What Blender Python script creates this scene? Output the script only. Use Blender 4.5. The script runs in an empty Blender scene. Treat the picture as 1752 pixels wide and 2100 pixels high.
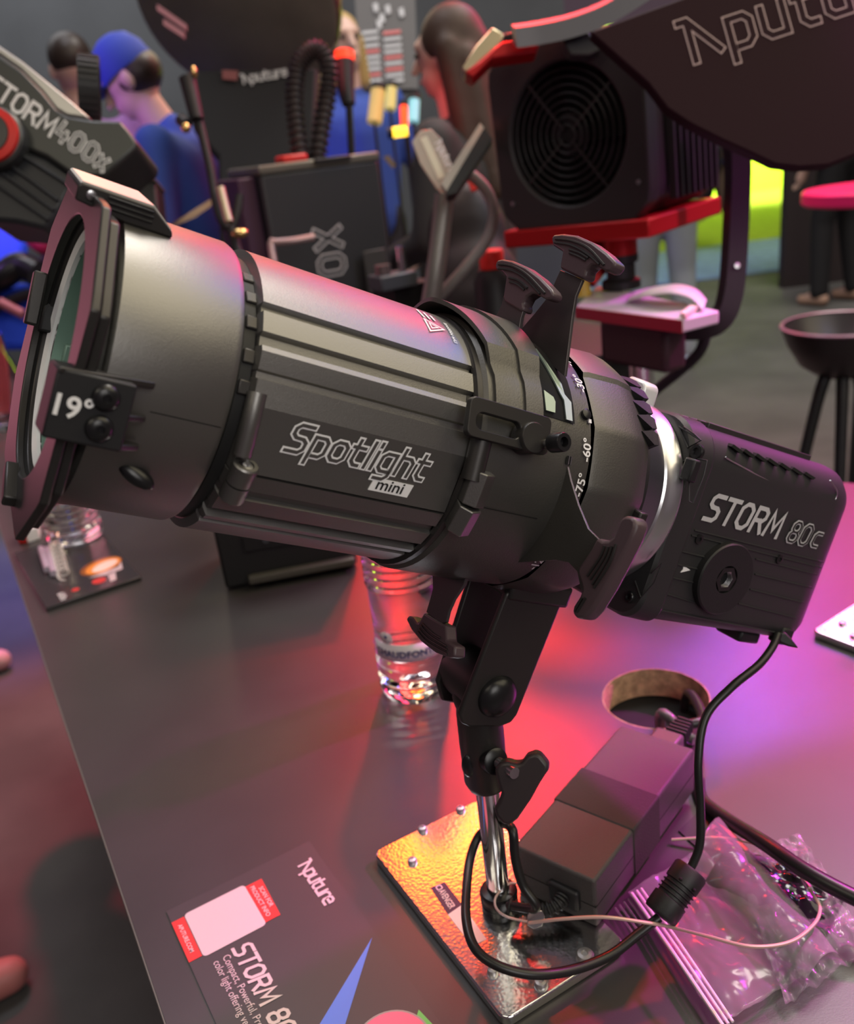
import bpy, bmesh, math, random
from mathutils import Vector, Matrix
random.seed(4)
PI = math.pi
sc = bpy.context.scene
COL = sc.collection
V = Vector
def R(d): return math.radians(d)

# ------------------------------------------------------------------ camera
FPX, PITCH, ROLL, CAMZ, TZ = 1850.0, R(22), R(-7), 1.33, 0.85
CW, CH = 1752.0, 2100.0
cF = V((0, math.cos(PITCH), -math.sin(PITCH)))
_r = V((1, 0, 0)); _u = _r.cross(cF)
cR = math.cos(ROLL) * _r + math.sin(ROLL) * _u
cU = -math.sin(ROLL) * _r + math.cos(ROLL) * _u
cO = V((0, 0, CAMZ))
camd = bpy.data.cameras.new('camera'); cam = bpy.data.objects.new('camera', camd); COL.objects.link(cam)
cam.matrix_world = Matrix(((cR.x, cU.x, -cF.x, cO.x), (cR.y, cU.y, -cF.y, cO.y), (cR.z, cU.z, -cF.z, cO.z), (0, 0, 0, 1)))
camd.sensor_fit = 'HORIZONTAL'; camd.sensor_width = 36; camd.lens = 36 * FPX / CW
camd.clip_start = .02; camd.clip_end = 100
camd.dof.use_dof = True; camd.dof.focus_distance = .465; camd.dof.aperture_fstop = 10.5
sc.camera = cam
def ray(x, y): return cF + cR * ((x - CW / 2) / FPX) - cU * ((y - CH / 2) / FPX)
def px(x, y, D): return cO + ray(x, y) * D                 # point seen at pixel x, y at depth D
def pz(x, y, z): d = ray(x, y); return cO + d * ((z - CAMZ) / d.z)   # same, on the level z
def cv(x, y, z): return (cR * x - cU * y + cF * z)         # direction right / down / away

# ------------------------------------------------------------------ world, exposure, lights
sc.view_settings.view_transform = 'Standard'; sc.view_settings.look = 'None'
sc.view_settings.gamma = 1; sc.view_settings.use_curve_mapping = False
sc.view_settings.exposure = 0.0
w = bpy.data.worlds.new('hall'); sc.world = w; w.use_nodes = True
w.node_tree.nodes['Background'].inputs[0].default_value = (1, .66, .82, 1)
w.node_tree.nodes['Background'].inputs[1].default_value = .07
def area(name, loc, target, size, power, col, size_y=None, spread=180):
    l = bpy.data.lights.new(name, 'AREA'); l.energy = power; l.color = col; l.size = size
    if size_y: l.shape = 'RECTANGLE'; l.size_y = size_y
    l.spread = R(spread)
    o = bpy.data.objects.new(name, l); COL.objects.link(o); o.location = loc
    o.rotation_euler = (V(target) - V(loc)).to_track_quat('-Z', 'Y').to_euler(); return o
def spot(name, loc, target, power, col, ang=40, blend=.6, r=.06):
    l = bpy.data.lights.new(name, 'SPOT'); l.energy = power; l.color = col; l.spot_size = R(ang); l.spot_blend = blend; l.shadow_soft_size = r
    o = bpy.data.objects.new(name, l); COL.objects.link(o); o.location = loc
    o.rotation_euler = (V(target) - V(loc)).to_track_quat('-Z', 'Y').to_euler(); return o
WARM = (1, .90, .70)
def mirror(x, y, z0, zz):                                  # where a level surface at z0 mirrors the ray of pixel x, y up to height zz
    p = pz(x, y, z0); d = ray(x, y); return p + V((d.x, d.y, -d.z)) * ((zz - z0) / -d.z)
area('ceiling_light', (2.3, .5, 3.7), (.2, .5, 1.1), 3.2, 85, (1, .88, .60), 3.4)
area('warm_fill_panel', (-.45, 3.7, 2.2), (-.1, .6, 1.2), .9, 6, (1, .82, .52), .7)  # added unseen panel, gives the tube top its beige reflection
area('ceiling_light', (-1.2, -1.2, 3.6), (-.2, .5, 1.1), 1.6, 14, WARM, 1.2)
area('front_fill_light', (1.0, -2.0, 2.5), (0, .5, 1.05), 1.4, 30, (1, .96, .92))  # added fill behind the camera, brightens the white lettering
area('hall_light', (2.9, 4.3, 7.5), (2.5, 4.9, 0), 2.5, 430, (1, .93, .85))
area('green_wall_light', (5.2, 12.6, 3.6), (5.6, 15.6, .9), 3.0, 420, (1, 1, .9), 1.0, 90)
area('hall_light', (-1.1, 2.7, 5.6), (-1.2, 2.9, 1.0), 1.6, 75, (.92, .93, 1))
area('wall_wash_light', (-2.2, 5.6, 3.6), (-1.8, 7.0, 1.6), 2.5, 56, (.95, .97, 1))
area('magenta_panel_lamp', mirror(1700, 1300, TZ, 2.5), pz(1700, 1300, TZ), .9, 27, (1, .012, .13))
area('red_panel_lamp', mirror(1080, 1330, TZ, 2.6), pz(1080, 1330, TZ), .45, 8, (1, .03, .02))
area('violet_panel_lamp', mirror(1330, 1300, TZ, 2.6), pz(1330, 1300, TZ), .40, 4, (.40, .17, .8))
spot('magenta_spotlight', (1.7, 1.5, 2.3), (.66, .82, .85), 560, (1, .012, .66), 40, .9)
spot('violet_spotlight', (1.0, 2.5, 2.4), (.25, .98, .85), 110, (.36, .12, 1), 20, 1.0)
spot('red_spotlight', (.24, 2.5, 2.4), (.055, .82, .85), 230, (1, .02, .012), 19, 1.0)
spot('red_spotlight', (.10, 3.1, 2.7), (-.085, 1.10, .85), 420, (1, .012, .012), 9, 1.0)  # added spot, stands in for a red reflection beside the bottle
spot('floor_spotlight', (-1.3, 3.6, 3.4), (-1.08, 1.9, 0), 520, (1, .015, .08), 24, .9)
spot('floor_spotlight', (-1.9, 4.7, 3.3), (-1.5, 3.05, 0), 650, (.20, .12, 1), 22, .9)
spot('tray_spotlight', (1.3, .9, 2.5), (.42, 1.42, 1.0), 130, (.9, .06, .80), 16, .8)
spot('face_spotlight', (-.75, 1.5, 2.10), (-.02, 2.5, 1.53), 75, (1, .02, .06), 10, .9)
spot('purple_spotlight', (-2.4, 2.0, 2.6), (-1.3, 3.3, 1.6), 260, (.45, .2, 1), 34, .8)
area('orange_panel_lamp', mirror(905, 1700, TZ, 2.05), pz(905, 1700, TZ), .26, 2.6, (1, .13, .006))
area('pink_panel_lamp', (.82, 3.6, 2.02), (.06, .55, 1.2), .9, 6, (1, .035, .12), .5)
area('cyan_panel_lamp', mirror(1725, 1290, TZ, 2.1), pz(1725, 1290, TZ), .16, .45, (.30, .65, 1))
area('rose_fill_panel', (-1.3, 1.9, 1.25), (-.15, .4, 1.25), .6, 1.8, (1, .30, .42))  # added unseen panel, puts a pink reflection on the front plate
area('blue_panel_lamp', (1.45, 1.55, 2.25), (.05, .5, 1.15), .42, 6, (.05, .15, 1))

# ------------------------------------------------------------------ materials
MATS = {}
def mat(name, col=(.5, .5, .5), rough=.5, metal=0.0, bump=0.0, bscale=400, var=0.0, vscale=8, trans=0.0, ior=1.45, emit=None, estr=0, coat=0, spec=.5, alpha=1, col2=None):
    if name in MATS: return MATS[name]
    m = bpy.data.materials.new(name); m.use_nodes = True; nt = m.node_tree; b = nt.nodes['Principled BSDF']
    I = b.inputs
    I['Base Color'].default_value = (*col, 1); I['Roughness'].default_value = rough; I['Metallic'].default_value = metal
    I['Transmission Weight'].default_value = trans; I['IOR'].default_value = ior; I['Coat Weight'].default_value = coat
    I['Specular IOR Level'].default_value = spec; I['Alpha'].default_value = alpha
    if emit: I['Emission Color'].default_value = (*emit, 1); I['Emission Strength'].default_value = estr
    if bump or var:
        tc = nt.nodes.new('ShaderNodeTexCoord')
    if bump:
        n = nt.nodes.new('ShaderNodeTexNoise'); n.inputs['Scale'].default_value = bscale; n.inputs['Detail'].default_value = 3
        nt.links.new(tc.outputs['Object'], n.inputs['Vector'])
        bp = nt.nodes.new('ShaderNodeBump'); bp.inputs['Strength'].default_value = bump; bp.inputs['Distance'].default_value = .001
        nt.links.new(n.outputs['Fac'], bp.inputs['Height']); nt.links.new(bp.outputs['Normal'], I['Normal'])
    if var:
        n2 = nt.nodes.new('ShaderNodeTexNoise'); n2.inputs['Scale'].default_value = vscale; n2.inputs['Detail'].default_value = 5
        nt.links.new(tc.outputs['Object'], n2.inputs['Vector'])
        cr = nt.nodes.new('ShaderNodeValToRGB'); e = cr.color_ramp.elements
        c2 = col2 or tuple(min(1, c * (1 + var)) for c in col)
        c1 = col if col2 else tuple(c * (1 - var) for c in col)
        e[0].position = .35; e[1].position = .65; e[0].color = (*c1, 1); e[1].color = (*c2, 1)
        nt.links.new(n2.outputs['Fac'], cr.inputs[0]); nt.links.new(cr.outputs[0], I['Base Color'])
    MATS[name] = m; return m
ANO = mat('black anodised metal', (.215, .21, .20), .40, .9, bump=.12, bscale=1800)
ANO2 = mat('satin black metal', (.055, .052, .050), .40, .7, bump=.06, bscale=2500)
CAST = mat('cast black metal', (.13, .126, .116), .46, .82, bump=.12, bscale=1100)
BLK = mat('black plastic', (.012, .012, .013), .5, bump=.1, bscale=1500)
BLKS = mat('smooth black plastic', (.010, .010, .011), .3)
RUB = mat('black rubber', (.010, .010, .010), .6)
HOLE = mat('unlit recess', (.004, .004, .004), .9)
WHITE = mat('white print', (.82, .82, .82), .6)
GREY = mat('pale grey print', (.52, .52, .53), .6)
BLKP = mat('black print', (.012, .012, .012), .6)
SILV = mat('silver aluminium', (.72, .72, .74), .28, .95)
STEEL = mat('brushed steel', (.55, .55, .56), .3, 1.0)
CHROME = mat('chrome', (.75, .75, .76), .12, 1.0)
DSTEEL = mat('dark steel', (.16, .17, .19), .33, .9)
RED = mat('red enamel', (.55, .02, .015), .4)
GRN = mat('pale green anodised', (.20, .33, .26), .45, .3)

# ------------------------------------------------------------------ mesh helpers
WM = {}                                                    # world matrix of every parent made here
def tag(o, label=None, cat=None, group=None, kind=None):
    if label: o['label'] = label
    if cat: o['category'] = cat
    if group: o['group'] = group
    if kind: o['kind'] = kind
    return o
def thing(name, M, label, cat, group=None):
    o = bpy.data.objects.new(name, None); COL.objects.link(o)
    if not isinstance(M, Matrix): M = Matrix.Translation(V(M))
    o.matrix_world = M; o.empty_display_size = .02; WM[o] = M.copy()
    return tag(o, label, cat, group)
def frame(o, x, y, z):
    return Matrix(((x[0], y[0], z[0], o[0]), (x[1], y[1], z[1], o[1]), (x[2], y[2], z[2], o[2]), (0, 0, 0, 1)))
def basis(o, z, xh=(1, 0, 0)):
    z = V(z).normalized(); x = V(xh); x = (x - z * x.dot(z))
    if x.length < 1e-6: x = V((0, 1, 0)) - z * z.y
    x.normalize(); return frame(V(o), x, z.cross(x), z)
def smooth_path(pts, n=8):
    P = [V(p) for p in pts]; out = []
    for i in range(len(P) - 1):
        a = P[max(i - 1, 0)]; b = P[i]; c = P[i + 1]; d = P[min(i + 2, len(P) - 1)]
        for k in range(n):
            t = k / n
            out.append(.5 * ((2 * b) + (c - a) * t + (2 * a - 5 * b + 4 * c - d) * t * t + (3 * b - a - 3 * c + d) * t ** 3))
    out.append(P[-1]); return out
class MB:
    def __init__(s, M=None): s.v = []; s.f = []; s.M = M or Matrix()
    def add(s, vs, fs, M=None):
        k = len(s.v); T = s.M @ M if M is not None else s.M
        s.v += [T @ V(p) for p in vs]; s.f += [tuple(i + k for i in f) for f in fs]; return s
    def box(s, c, d, M=None):
        x, y, z = d[0] / 2, d[1] / 2, d[2] / 2
        return s.add([(c[0] + a * x, c[1] + b * y, c[2] + e * z) for a in (-1, 1) for b in (-1, 1) for e in (-1, 1)],
                     [(0, 1, 3, 2), (4, 6, 7, 5), (0, 4, 5, 1), (2, 3, 7, 6), (0, 2, 6, 4), (1, 5, 7, 3)], M)
    def prism(s, poly, vec, M=None):                       # 3D polygon swept along vec
        n = len(poly); vec = V(vec)
        P = [V(p) for p in poly]
        return s.add(P + [p + vec for p in P], [tuple(range(n))[::-1], tuple(range(n, 2 * n))] + [(i, (i + 1) % n, n + (i + 1) % n, n + i) for i in range(n)], M)
    def ringprism(s, outer, inner, vec, M=None):           # plate with one opening, equal vertex counts
        n = len(outer); vec = V(vec); vs = [V(p) for p in outer] + [V(p) for p in inner]; vs += [p + vec for p in vs]; f = []
        for i in range(n):
            j = (i + 1) % n
            f += [(i, n + i, n + j, j), (2 * n + i, 2 * n + j, 3 * n + j, 3 * n + i), (i, j, 2 * n + j, 2 * n + i), (n + i, 3 * n + i, 3 * n + j, n + j)]
        return s.add(vs, f, M)
    def lathe(s, prof, M=None, n=40, cap0=True, cap1=True, a0=0, a1=360, ring=False):   # profile (r, h) about local z
        full = abs(a1 - a0) >= 360; m = n if full else n + 1
        vs = [(r * math.cos(R(a0 + (a1 - a0) * k / n)), r * math.sin(R(a0 + (a1 - a0) * k / n)), h) for r, h in prof for k in range(m)]
        f = []
        for i in range(len(prof) - 1):
            for k in range(n):
                j = (k + 1) % m
                f.append((i * m + k, i * m + j, (i + 1) * m + j, (i + 1) * m + k))
        if ring:
            k0 = (len(prof) - 1) * m
            f += [(k0 + k, k0 + (k + 1) % m, (k + 1) % m, k) for k in range(m)]; cap0 = cap1 = False
        if full and cap0 and prof[0][0] > 1e-7: f.append(tuple(range(m))[::-1])
        if full and cap1 and prof[-1][0] > 1e-7: f.append(tuple(range((len(prof) - 1) * m, len(prof) * m)))
        return s.add(vs, f, M)
    def cyl(s, a, b, r, r2=None, n=24):
        a, b = V(a), V(b); return s.lathe([(r, 0), (r if r2 is None else r2, (b - a).length)], basis(a, b - a), n)
    def tube(s, pts, r, n=10, sm=8, flat=1.0, closed=False):
        P = smooth_path(pts, sm) if sm else [V(p) for p in pts]
        t = (P[1] - P[0]).normalized(); x = t.orthogonal().normalized(); vs = []
        for i, p in enumerate(P):
            t = (P[min(i + 1, len(P) - 1)] - P[max(i - 1, 0)]).normalized()
            x = (x - t * x.dot(t)).normalized(); y = t.cross(x)
            rr = r(i / (len(P) - 1)) if callable(r) else r
            vs += [p + x * (rr * math.cos(2 * PI * k / n)) + y * (rr * flat * math.sin(2 * PI * k / n)) for k in range(n)]
        f = [(i * n + k, i * n + (k + 1) % n, (i + 1) * n + (k + 1) % n, (i + 1) * n + k) for i in range(len(P) - 1) for k in range(n)]
        f += [tuple(range(n))[::-1], tuple(range((len(P) - 1) * n, len(P) * n))]
        return s.add(vs, f)
    def ball(s, c, rad, M=None, nu=20, nv=12):
        if not hasattr(rad, '__len__'): rad = (rad,) * 3
        vs = [(c[0], c[1], c[2] - rad[2])] + [(c[0] + rad[0] * math.sin(PI * j / nv) * math.cos(2 * PI * i / nu), c[1] + rad[1] * math.sin(PI * j / nv) * math.sin(2 * PI * i / nu), c[2] - rad[2] * math.cos(PI * j / nv)) for j in range(1, nv) for i in range(nu)] + [(c[0], c[1], c[2] + rad[2])]
        f = [(0, 1 + (i + 1) % nu, 1 + i) for i in range(nu)]
        for j in range(nv - 2):
            for i in range(nu):
                a = 1 + j * nu; b = a + nu; f.append((a + i, a + (i + 1) % nu, b + (i + 1) % nu, b + i))
        k = 1 + (nv - 2) * nu; f += [(k + i, k + (i + 1) % nu, len(vs) - 1) for i in range(nu)]
        return s.add(vs, f, M)
    def cap(s, a, b, r1, r2, n=14):                         # tapered capsule
        a, b = V(a), V(b); L = (b - a).length
        pr = [(r1 * math.sin(PI / 2 * k / 4), -r1 * math.cos(PI / 2 * k / 4)) for k in range(5)] + [(r2 * math.cos(PI / 2 * k / 4), L + r2 * math.sin(PI / 2 * k / 4)) for k in range(5)]
        pr[0] = (1e-5, pr[0][1]); pr[-1] = (1e-5, pr[-1][1])
        return s.lathe(pr, basis(a, b - a), n)
    def grid(s, fn, us, vs_, wrap=False, M=None):          # fn(u, v) surface
        n = len(vs_); vs = [fn(u, v) for u in us for v in vs_]; f = []
        for i in range(len(us) - 1):
            for j in range(n if wrap else n - 1):
                k = (j + 1) % n; f.append((i * n + j, i * n + k, (i + 1) * n + k, (i + 1) * n + j))
        return s.add(vs, f, M)
    def build(s, name, m, parent=None, bevel=0, seg=2, ang=38, smooth=True, remesh=0, sub=0, solid=0, label=None, cat=None, group=None, kind=None, flip=False):
        if parent is not None: T = WM[parent].inverted()
        else:
            xs = [p.x for p in s.v]; ys = [p.y for p in s.v]; zs = [p.z for p in s.v]
            T = Matrix.Translation((-(min(xs) + max(xs)) / 2, -(min(ys) + max(ys)) / 2, -min(zs)))
        me = bpy.data.meshes.new(name); me.from_pydata([T @ p for p in s.v], [], s.f); me.update()
        bm = bmesh.new(); bm.from_mesh(me)
        bmesh.ops.recalc_face_normals(bm, faces=bm.faces)
        bm.to_mesh(me); bm.free()
        if smooth:
            me.shade_smooth()
            if not remesh: me.set_sharp_from_angle(angle=R(ang))
        me.materials.append(m)
        o = bpy.data.objects.new(name, me); COL.objects.link(o)
        if parent is not None: o.parent = parent; WM[o] = WM[parent].copy()
        else: o.matrix_world = T.inverted(); WM[o] = T.inverted()
        if remesh:
            d = o.modifiers.new('remesh', 'REMESH'); d.mode = 'VOXEL'; d.voxel_size = remesh; d.use_smooth_shade = True
            d = o.modifiers.new('smooth', 'SMOOTH'); d.factor = .5; d.iterations = 6
        if solid: d = o.modifiers.new('solid', 'SOLIDIFY'); d.thickness = solid; d.offset = 0
        if bevel: d = o.modifiers.new('bevel', 'BEVEL'); d.width = bevel; d.segments = seg; d.limit_method = 'ANGLE'; d.angle_limit = R(35); d.harden_normals = False
        if sub: d = o.modifiers.new('sub', 'SUBSURF'); d.levels = d.render_levels = sub
        return tag(o, label, cat, group, kind)
def rrect(x0, y0, x1, y1, r, n=4):
    out = []
    for cx, cy, a in ((x1 - r, y1 - r, 0), (x0 + r, y1 - r, 90), (x0 + r, y0 + r, 180), (x1 - r, y0 + r, 270)):
        for k in range(n + 1): out.append((cx + r * math.cos(R(a + 90 * k / n)), cy + r * math.sin(R(a + 90 * k / n))))
    return out
def circ(cx, cy, r, n=24, a0=0): return [(cx + r * math.cos(2 * PI * k / n + a0), cy + r * math.sin(2 * PI * k / n + a0)) for k in range(n)]
def copy_tree(o, M=None, parent=None):
    c = o.copy(); COL.objects.link(c)
    if parent: c.parent = parent
    if M is not None: c.matrix_world = M
    for ch in [k for k in bpy.data.objects if k.parent == o]: copy_tree(ch, None, c)
    return c

# ------------------------------------------------------------------ lettering
def loop(x0, y0, x1, y1, c): return [(x0 + c, y0), (x1 - c, y0), (x1, y0 + c), (x1, y1 - c), (x1 - c, y1), (x0 + c, y1), (x0, y1 - c), (x0, y0 + c), 'z']
G = {
 'S': (.62, [[(.62, 1), (.16, 1), (.02, .86), (.02, .64), (.16, .52), (.46, .50), (.6, .38), (.6, .14), (.46, 0), (0, 0)]]),
 'T': (.66, [[(0, 1), (.66, 1)], [(.34, .86), (.34, 0)]]), 'O': (.66, [loop(0, 0, .66, 1, .2)]),
 'R': (.64, [[(0, 0), (0, 1), (.46, 1), (.62, .86), (.62, .62), (.48, .48), (.18, .48)], [(.34, .48), (.64, 0)]]),
 'M': (.86, [[(0, 0), (.1, 1), (.43, .25), (.76, 1), (.86, 0)]]),
 'p': (.54, [[(0, -.3), (0, .7), (.4, .7), (.54, .56), (.54, .14), (.4, 0), (.16, 0)]]), 'o': (.54, [loop(0, 0, .54, .7, .14)]),
 't': (.44, [[(.12, .95), (.12, .14), (.26, 0), (.44, 0)], [(-.02, .68), (.42, .68)]]), 'l': (.05, [[(.03, 1), (.03, 0)]]),
 'i': (.05, [[(.03, .68), (.03, 0)], [(.03, .9), (.03, 1.02)]]),
 'g': (.54, [[(.54, 0), (.14, 0), (0, .14), (0, .56), (.14, .7), (.54, .7), (.54, -.16), (.4, -.3), (.05, -.3)]]),
 'h': (.52, [[(0, 1), (0, 0)], [(.02, .68), (.38, .68), (.52, .54), (.52, 0)]]),
 'u': (.54, [[(0, .7), (0, .14), (.14, 0), (.54, 0)], [(.54, .72), (.54, 0)]]), 'r': (.36, [[(0, 0), (0, .56), (.14, .7), (.36, .7)]]),
 'e': (.54, [[(.5, 0), (.14, 0), (0, .14), (0, .56), (.14, .7), (.4, .7), (.54, .56), (.54, .36), (.1, .36)]]),
 'c': (.46, [[(.46, .66), (.14, .66), (0, .52), (0, .14), (.14, 0), (.46, 0)]]), 'x': (.5, [[(0, .7), (.5, 0)], [(.5, .7), (0, 0)]]),
 'A': (.85, [[(.0, .98), (.2, .98), (.85, .1)], [(.2, .9), (.2, 0)]]),
 '8': (.6, [loop(0, 0, .6, .5, .14), loop(.04, .5, .56, 1, .14)]), '0': (.62, [loop(0, 0, .62, 1, .18)]),
 '4': (.62, [[(.46, 0), (.46, .6)], [(.06, 1), (.0, .34), (.62, .34)]]), '6': (.6, [loop(0, 0, .6, .56, .14), [(0, .4), (.0, .86), (.14, 1), (.56, 1)]]),
 'X': (.6, [[(0, 1), (.6, 0)], [(.6, 1), (0, 0)]]), ' ': (.3, [])}
def strokes(text, h, gap=.2):
    x = 0; out = []
    for ch in text:
        wd, ps = G[ch]
        for p in ps: out.append([q if q == 'z' else ((x + q[0]) * h, q[1] * h) for q in p])
        x += wd + gap
    return out, (x - gap) * h
def ribbon(mb, path, wd, fn):
    closed = path[-1] == 'z'; P = [V((*p, 0)) for p in path if p != 'z']; n = len(P); L = []; Rr = []
    for i in range(n):
        a = P[i - 1] if (i or closed) else None; b = P[(i + 1) % n] if (i < n - 1 or closed) else None
        d1 = (P[i] - a).normalized() if a is not None else None; d2 = (b - P[i]).normalized() if b is not None else None
        p = P[i].copy()
        if d1 is None: d1 = d2; p -= d2 * wd / 2
        if d2 is None: d2 = d1; p += d1 * wd / 2
        n1 = V((-d1.y, d1.x, 0)); n2 = V((-d2.y, d2.x, 0)); m = (n1 + n2)
        m = m.normalized() if m.length > 1e-4 else n1
        k = min(2.0, 1 / max(.3, m.dot(n1))) * wd / 2
        L.append(p + m * k); Rr.append(p - m * k)
    vs = [fn(q.x, q.y) for q in L + Rr]
    mb.add(vs, [(i, (i + 1) % n, n + (i + 1) % n, n + i) for i in range(n if closed else n - 1)])
def stroke_text(text, h, wd, fn, gap=.2, slant=0):
    st, W = strokes(text, h, gap); mb = MB()
    o0 = V(fn(0, 0)); nn = (V(fn(h, 0)) - o0).cross(V(fn(0, h)) - o0).normalized()
    for k, p in enumerate(st):                              # crossing strokes lie a hair above one another
        ribbon(mb, p, wd, lambda x, y: V(fn(x + y * slant, y)) + nn * (k % 3 * .00006))
    return mb, W
def planar(o, x, y, n, lift=0):
    o, x, y, n = V(o), V(x).normalized(), V(y).normalized(), V(n).normalized()
    return lambda u, v: o + x * u + y * v + n * lift
def outlined(text, h, wd, line, o, x, y, n, parent, m_out, m_in, gap=.2, slant=0, lift=.0003):
    a, W = stroke_text(text, h, wd, planar(o, x, y, n, lift), gap, slant); a.build('lettering', m_out, parent, smooth=False)
    b, W = stroke_text(text, h, wd - 2 * line, planar(o, x, y, n, lift * 1.9), gap, slant); b.build('lettering_fill', m_in, parent, smooth=False)
def font_mesh(text, size, bold=0, align='LEFT'):
    cu = bpy.data.curves.new('t', 'FONT'); cu.body = text; cu.size = 1; cu.align_x = align; cu.offset = bold; cu.resolution_u = 3
    o = bpy.data.objects.new('t', cu); COL.objects.link(o)
    me = bpy.data.meshes.new_from_object(o.evaluated_get(bpy.context.evaluated_depsgraph_get()))
    vs = [tuple(v.co * size) for v in me.vertices]; fs = [tuple(p.vertices) for p in me.polygons]
    bpy.data.objects.remove(o); bpy.data.curves.remove(cu); bpy.data.meshes.remove(me); return vs, fs
def printed(text, size, fn, m, parent, bold=0, align='LEFT', slant=0, name='lettering', sx=1):
    vs, fs = font_mesh(text, size, bold, align)
    return MB().add([fn(v[0] * sx + v[1] * slant, v[1]) for v in vs], fs).build(name, m, parent, smooth=False)

# ================================================================== the hall (structure)
FLOORM = mat('dark grey carpet', (.085, .082, .078), .85, bump=.3, bscale=300, var=.18, vscale=3)
MB().box((0, 7, -.03), (20, 20, .06)).build('floor', FLOORM, kind='structure')
WALLM = mat('dark grey wall fabric', (.068, .072, .078), .8, var=.1, vscale=2)
MB().box((-2.75, 7.0, 1.7), (8.2, .08, 3.4)).build('wall_back', WALLM, kind='structure')
GREENM = mat('lime green stand wall', (.50, .80, .02), .6)
MB().box((5.6, 15.6, 1.35), (7.5, .1, 2.7)).build('wall_green', GREENM, kind='structure')
MB().box((4.9, 12.65, .006), (7, 5.85, .012)).build('floor_green', mat('lime green carpet', (.30, .40, .02), .8, var=.1), kind='structure')
MB().box((3.9, 8.75, .005), (6, 1.95, .010)).build('floor_blue', mat('blue grey carpet', (.16, .26, .50), .8, var=.12), kind='structure')
# ================================================================== demo table
TU = V((-.454, .891, 0)).normalized()
tp = [(-.094, .20), (-1.02, 2.03), (.564, 1.108), (1.35, .66), (1.35, .20)]
HC = V((.1836, .680)); HR = .0475
tab = thing('display_table', (.2, .7, 0), 'black satin demo table with a round cable hole in its top', 'table')
TOPM = mat('satin black laminate', (.042, .039, .037), .34, bump=.05, bscale=900, var=.10, vscale=9, spec=.55)
bm = bmesh.new(); ev = []
for ring in (tp, [(HC.x + HR * math.cos(2 * PI * k / 48), HC.y + HR * math.sin(2 * PI * k / 48)) for k in range(48)]):
    vv = [bm.verts.new((x, y, TZ)) for x, y in ring]
    ev += [bm.edges.new((vv[i], vv[(i + 1) % len(vv)])) for i in range(len(vv))]
bmesh.ops.triangle_fill(bm, use_beauty=True, use_dissolve=False, edges=ev)
bm.verts.index_update()
top = MB(); n0 = [v.co.copy() for v in bm.verts]; f0 = [tuple(v.index for v in f.verts) for f in bm.faces]; bm.free()
top.add(n0, f0); top.add([p - V((0, 0, .03)) for p in n0], f0)
nT = len(tp); N = len(n0)
top.add([], [])
top.f += [(i, (i + 1) % nT, N + (i + 1) % nT, N + i) for i in range(nT)] + [(nT + i, nT + (i + 1) % 48, N + nT + (i + 1) % 48, N + nT + i) for i in range(48)]
top.build('table_top', TOPM, tab, smooth=False)
MB(Matrix.Translation((HC.x, HC.y, TZ - .03))).lathe([(HR - .0002, 0), (HR - .0002, .0299), (HR - .0012, .0302)], None, 64, False, False).build('hole_rim', mat('raw chipboard', (.40, .28, .16), .9, bump=.6, bscale=500, var=.3, vscale=120), tab, label='raw brown chipboard edge of the cable hole')
tw = mat('edge banding', (.17, .16, .15), .5)
e0, e1 = V((*tp[0], TZ - .0005)), V((*tp[1], TZ - .0005)); nrm = V((-TU.y, TU.x, 0))
MB().prism([e0, e1, e1 - V((0, 0, .029)), e0 - V((0, 0, .029))], nrm * .0012).build('edge_band', tw, tab, bevel=.0004)
base = [(.10, .32), (-.62, 1.75), (.53, 1.0), (1.2, .62), (1.2, .32)]
MB().prism([(x, y, 0) for x, y in base], (0, 0, TZ - .031)).build('base_cabinet', HOLE, tab, smooth=False)

# ================================================================== spotlight: lamp frame (x forward to the lens, y to the near side, z up)
LP = V((.10813775, .51054039, 1.12542488)); LA = V((-.80543688, -.39189799, .44462052)); LY = V((.43752334, -.89920705, 0)); LZ = V((.39980591, .19453186, .89571904))
LM = frame(LP, LA, LY, LZ); LMi = LM.inverted()
def cy(s, a, r): return (s, r * math.cos(R(a)), r * math.sin(R(a)))
def lcyl(s, r, a): return LM @ V(cy(s, a, r))
def lens_cyl_text(s0, a0, r, lift=.0003):                # text running along the rim
    return None
def interp(tbl, x):
    for (a, b), (c, d) in zip(tbl, tbl[1:]):
        if a >= x >= c or a <= x <= c: return b + (d - b) * ((x - a) / (c - a) if c != a else 0)
    return tbl[-1][1]
def ony(x, y, Y):                                        # pixel on the lamp plane y = Y, in lamp coordinates
    o = LMi @ cO; d = LMi.to_3x3() @ ray(x, y); return o + d * ((Y - o.y) / d.y)
def ons(x, y, S):
    o = LMi @ cO; d = LMi.to_3x3() @ ray(x, y); return o + d * ((S - o.x) / d.x)
att = thing('spotlight_attachment', LM, 'black ribbed tubular projector lens with shutter levers on the front of the small lamp', 'projector lens')
L = lambda: MB(LM)
phis = [i * 4 for i in range(90)]
ALL = list(range(-180, 180, 4))
def ring_table(tbl):                                     # mirror a right-hand table (90 .. -90) to a full turn
    a = [p for p, r in tbl]; br = sorted(set([round(p, 2) for p in a] + [float(k) for k in range(-90, 91, 5)]))
    full = br + [180 - p for p in reversed(br[1:-1])]
    return full
body_tbl = [(90, .0655), (44.4, .0655), (43.7, .0628), (41.0, .0628), (40.4, .0653), (32, .0650), (31, .0622), (27.2, .0618), (26.4, .0652), (24.2, .0660),
            (17.6, .0642), (17.0, .0628), (14.6, .0628), (14.0, .0656)]
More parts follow.
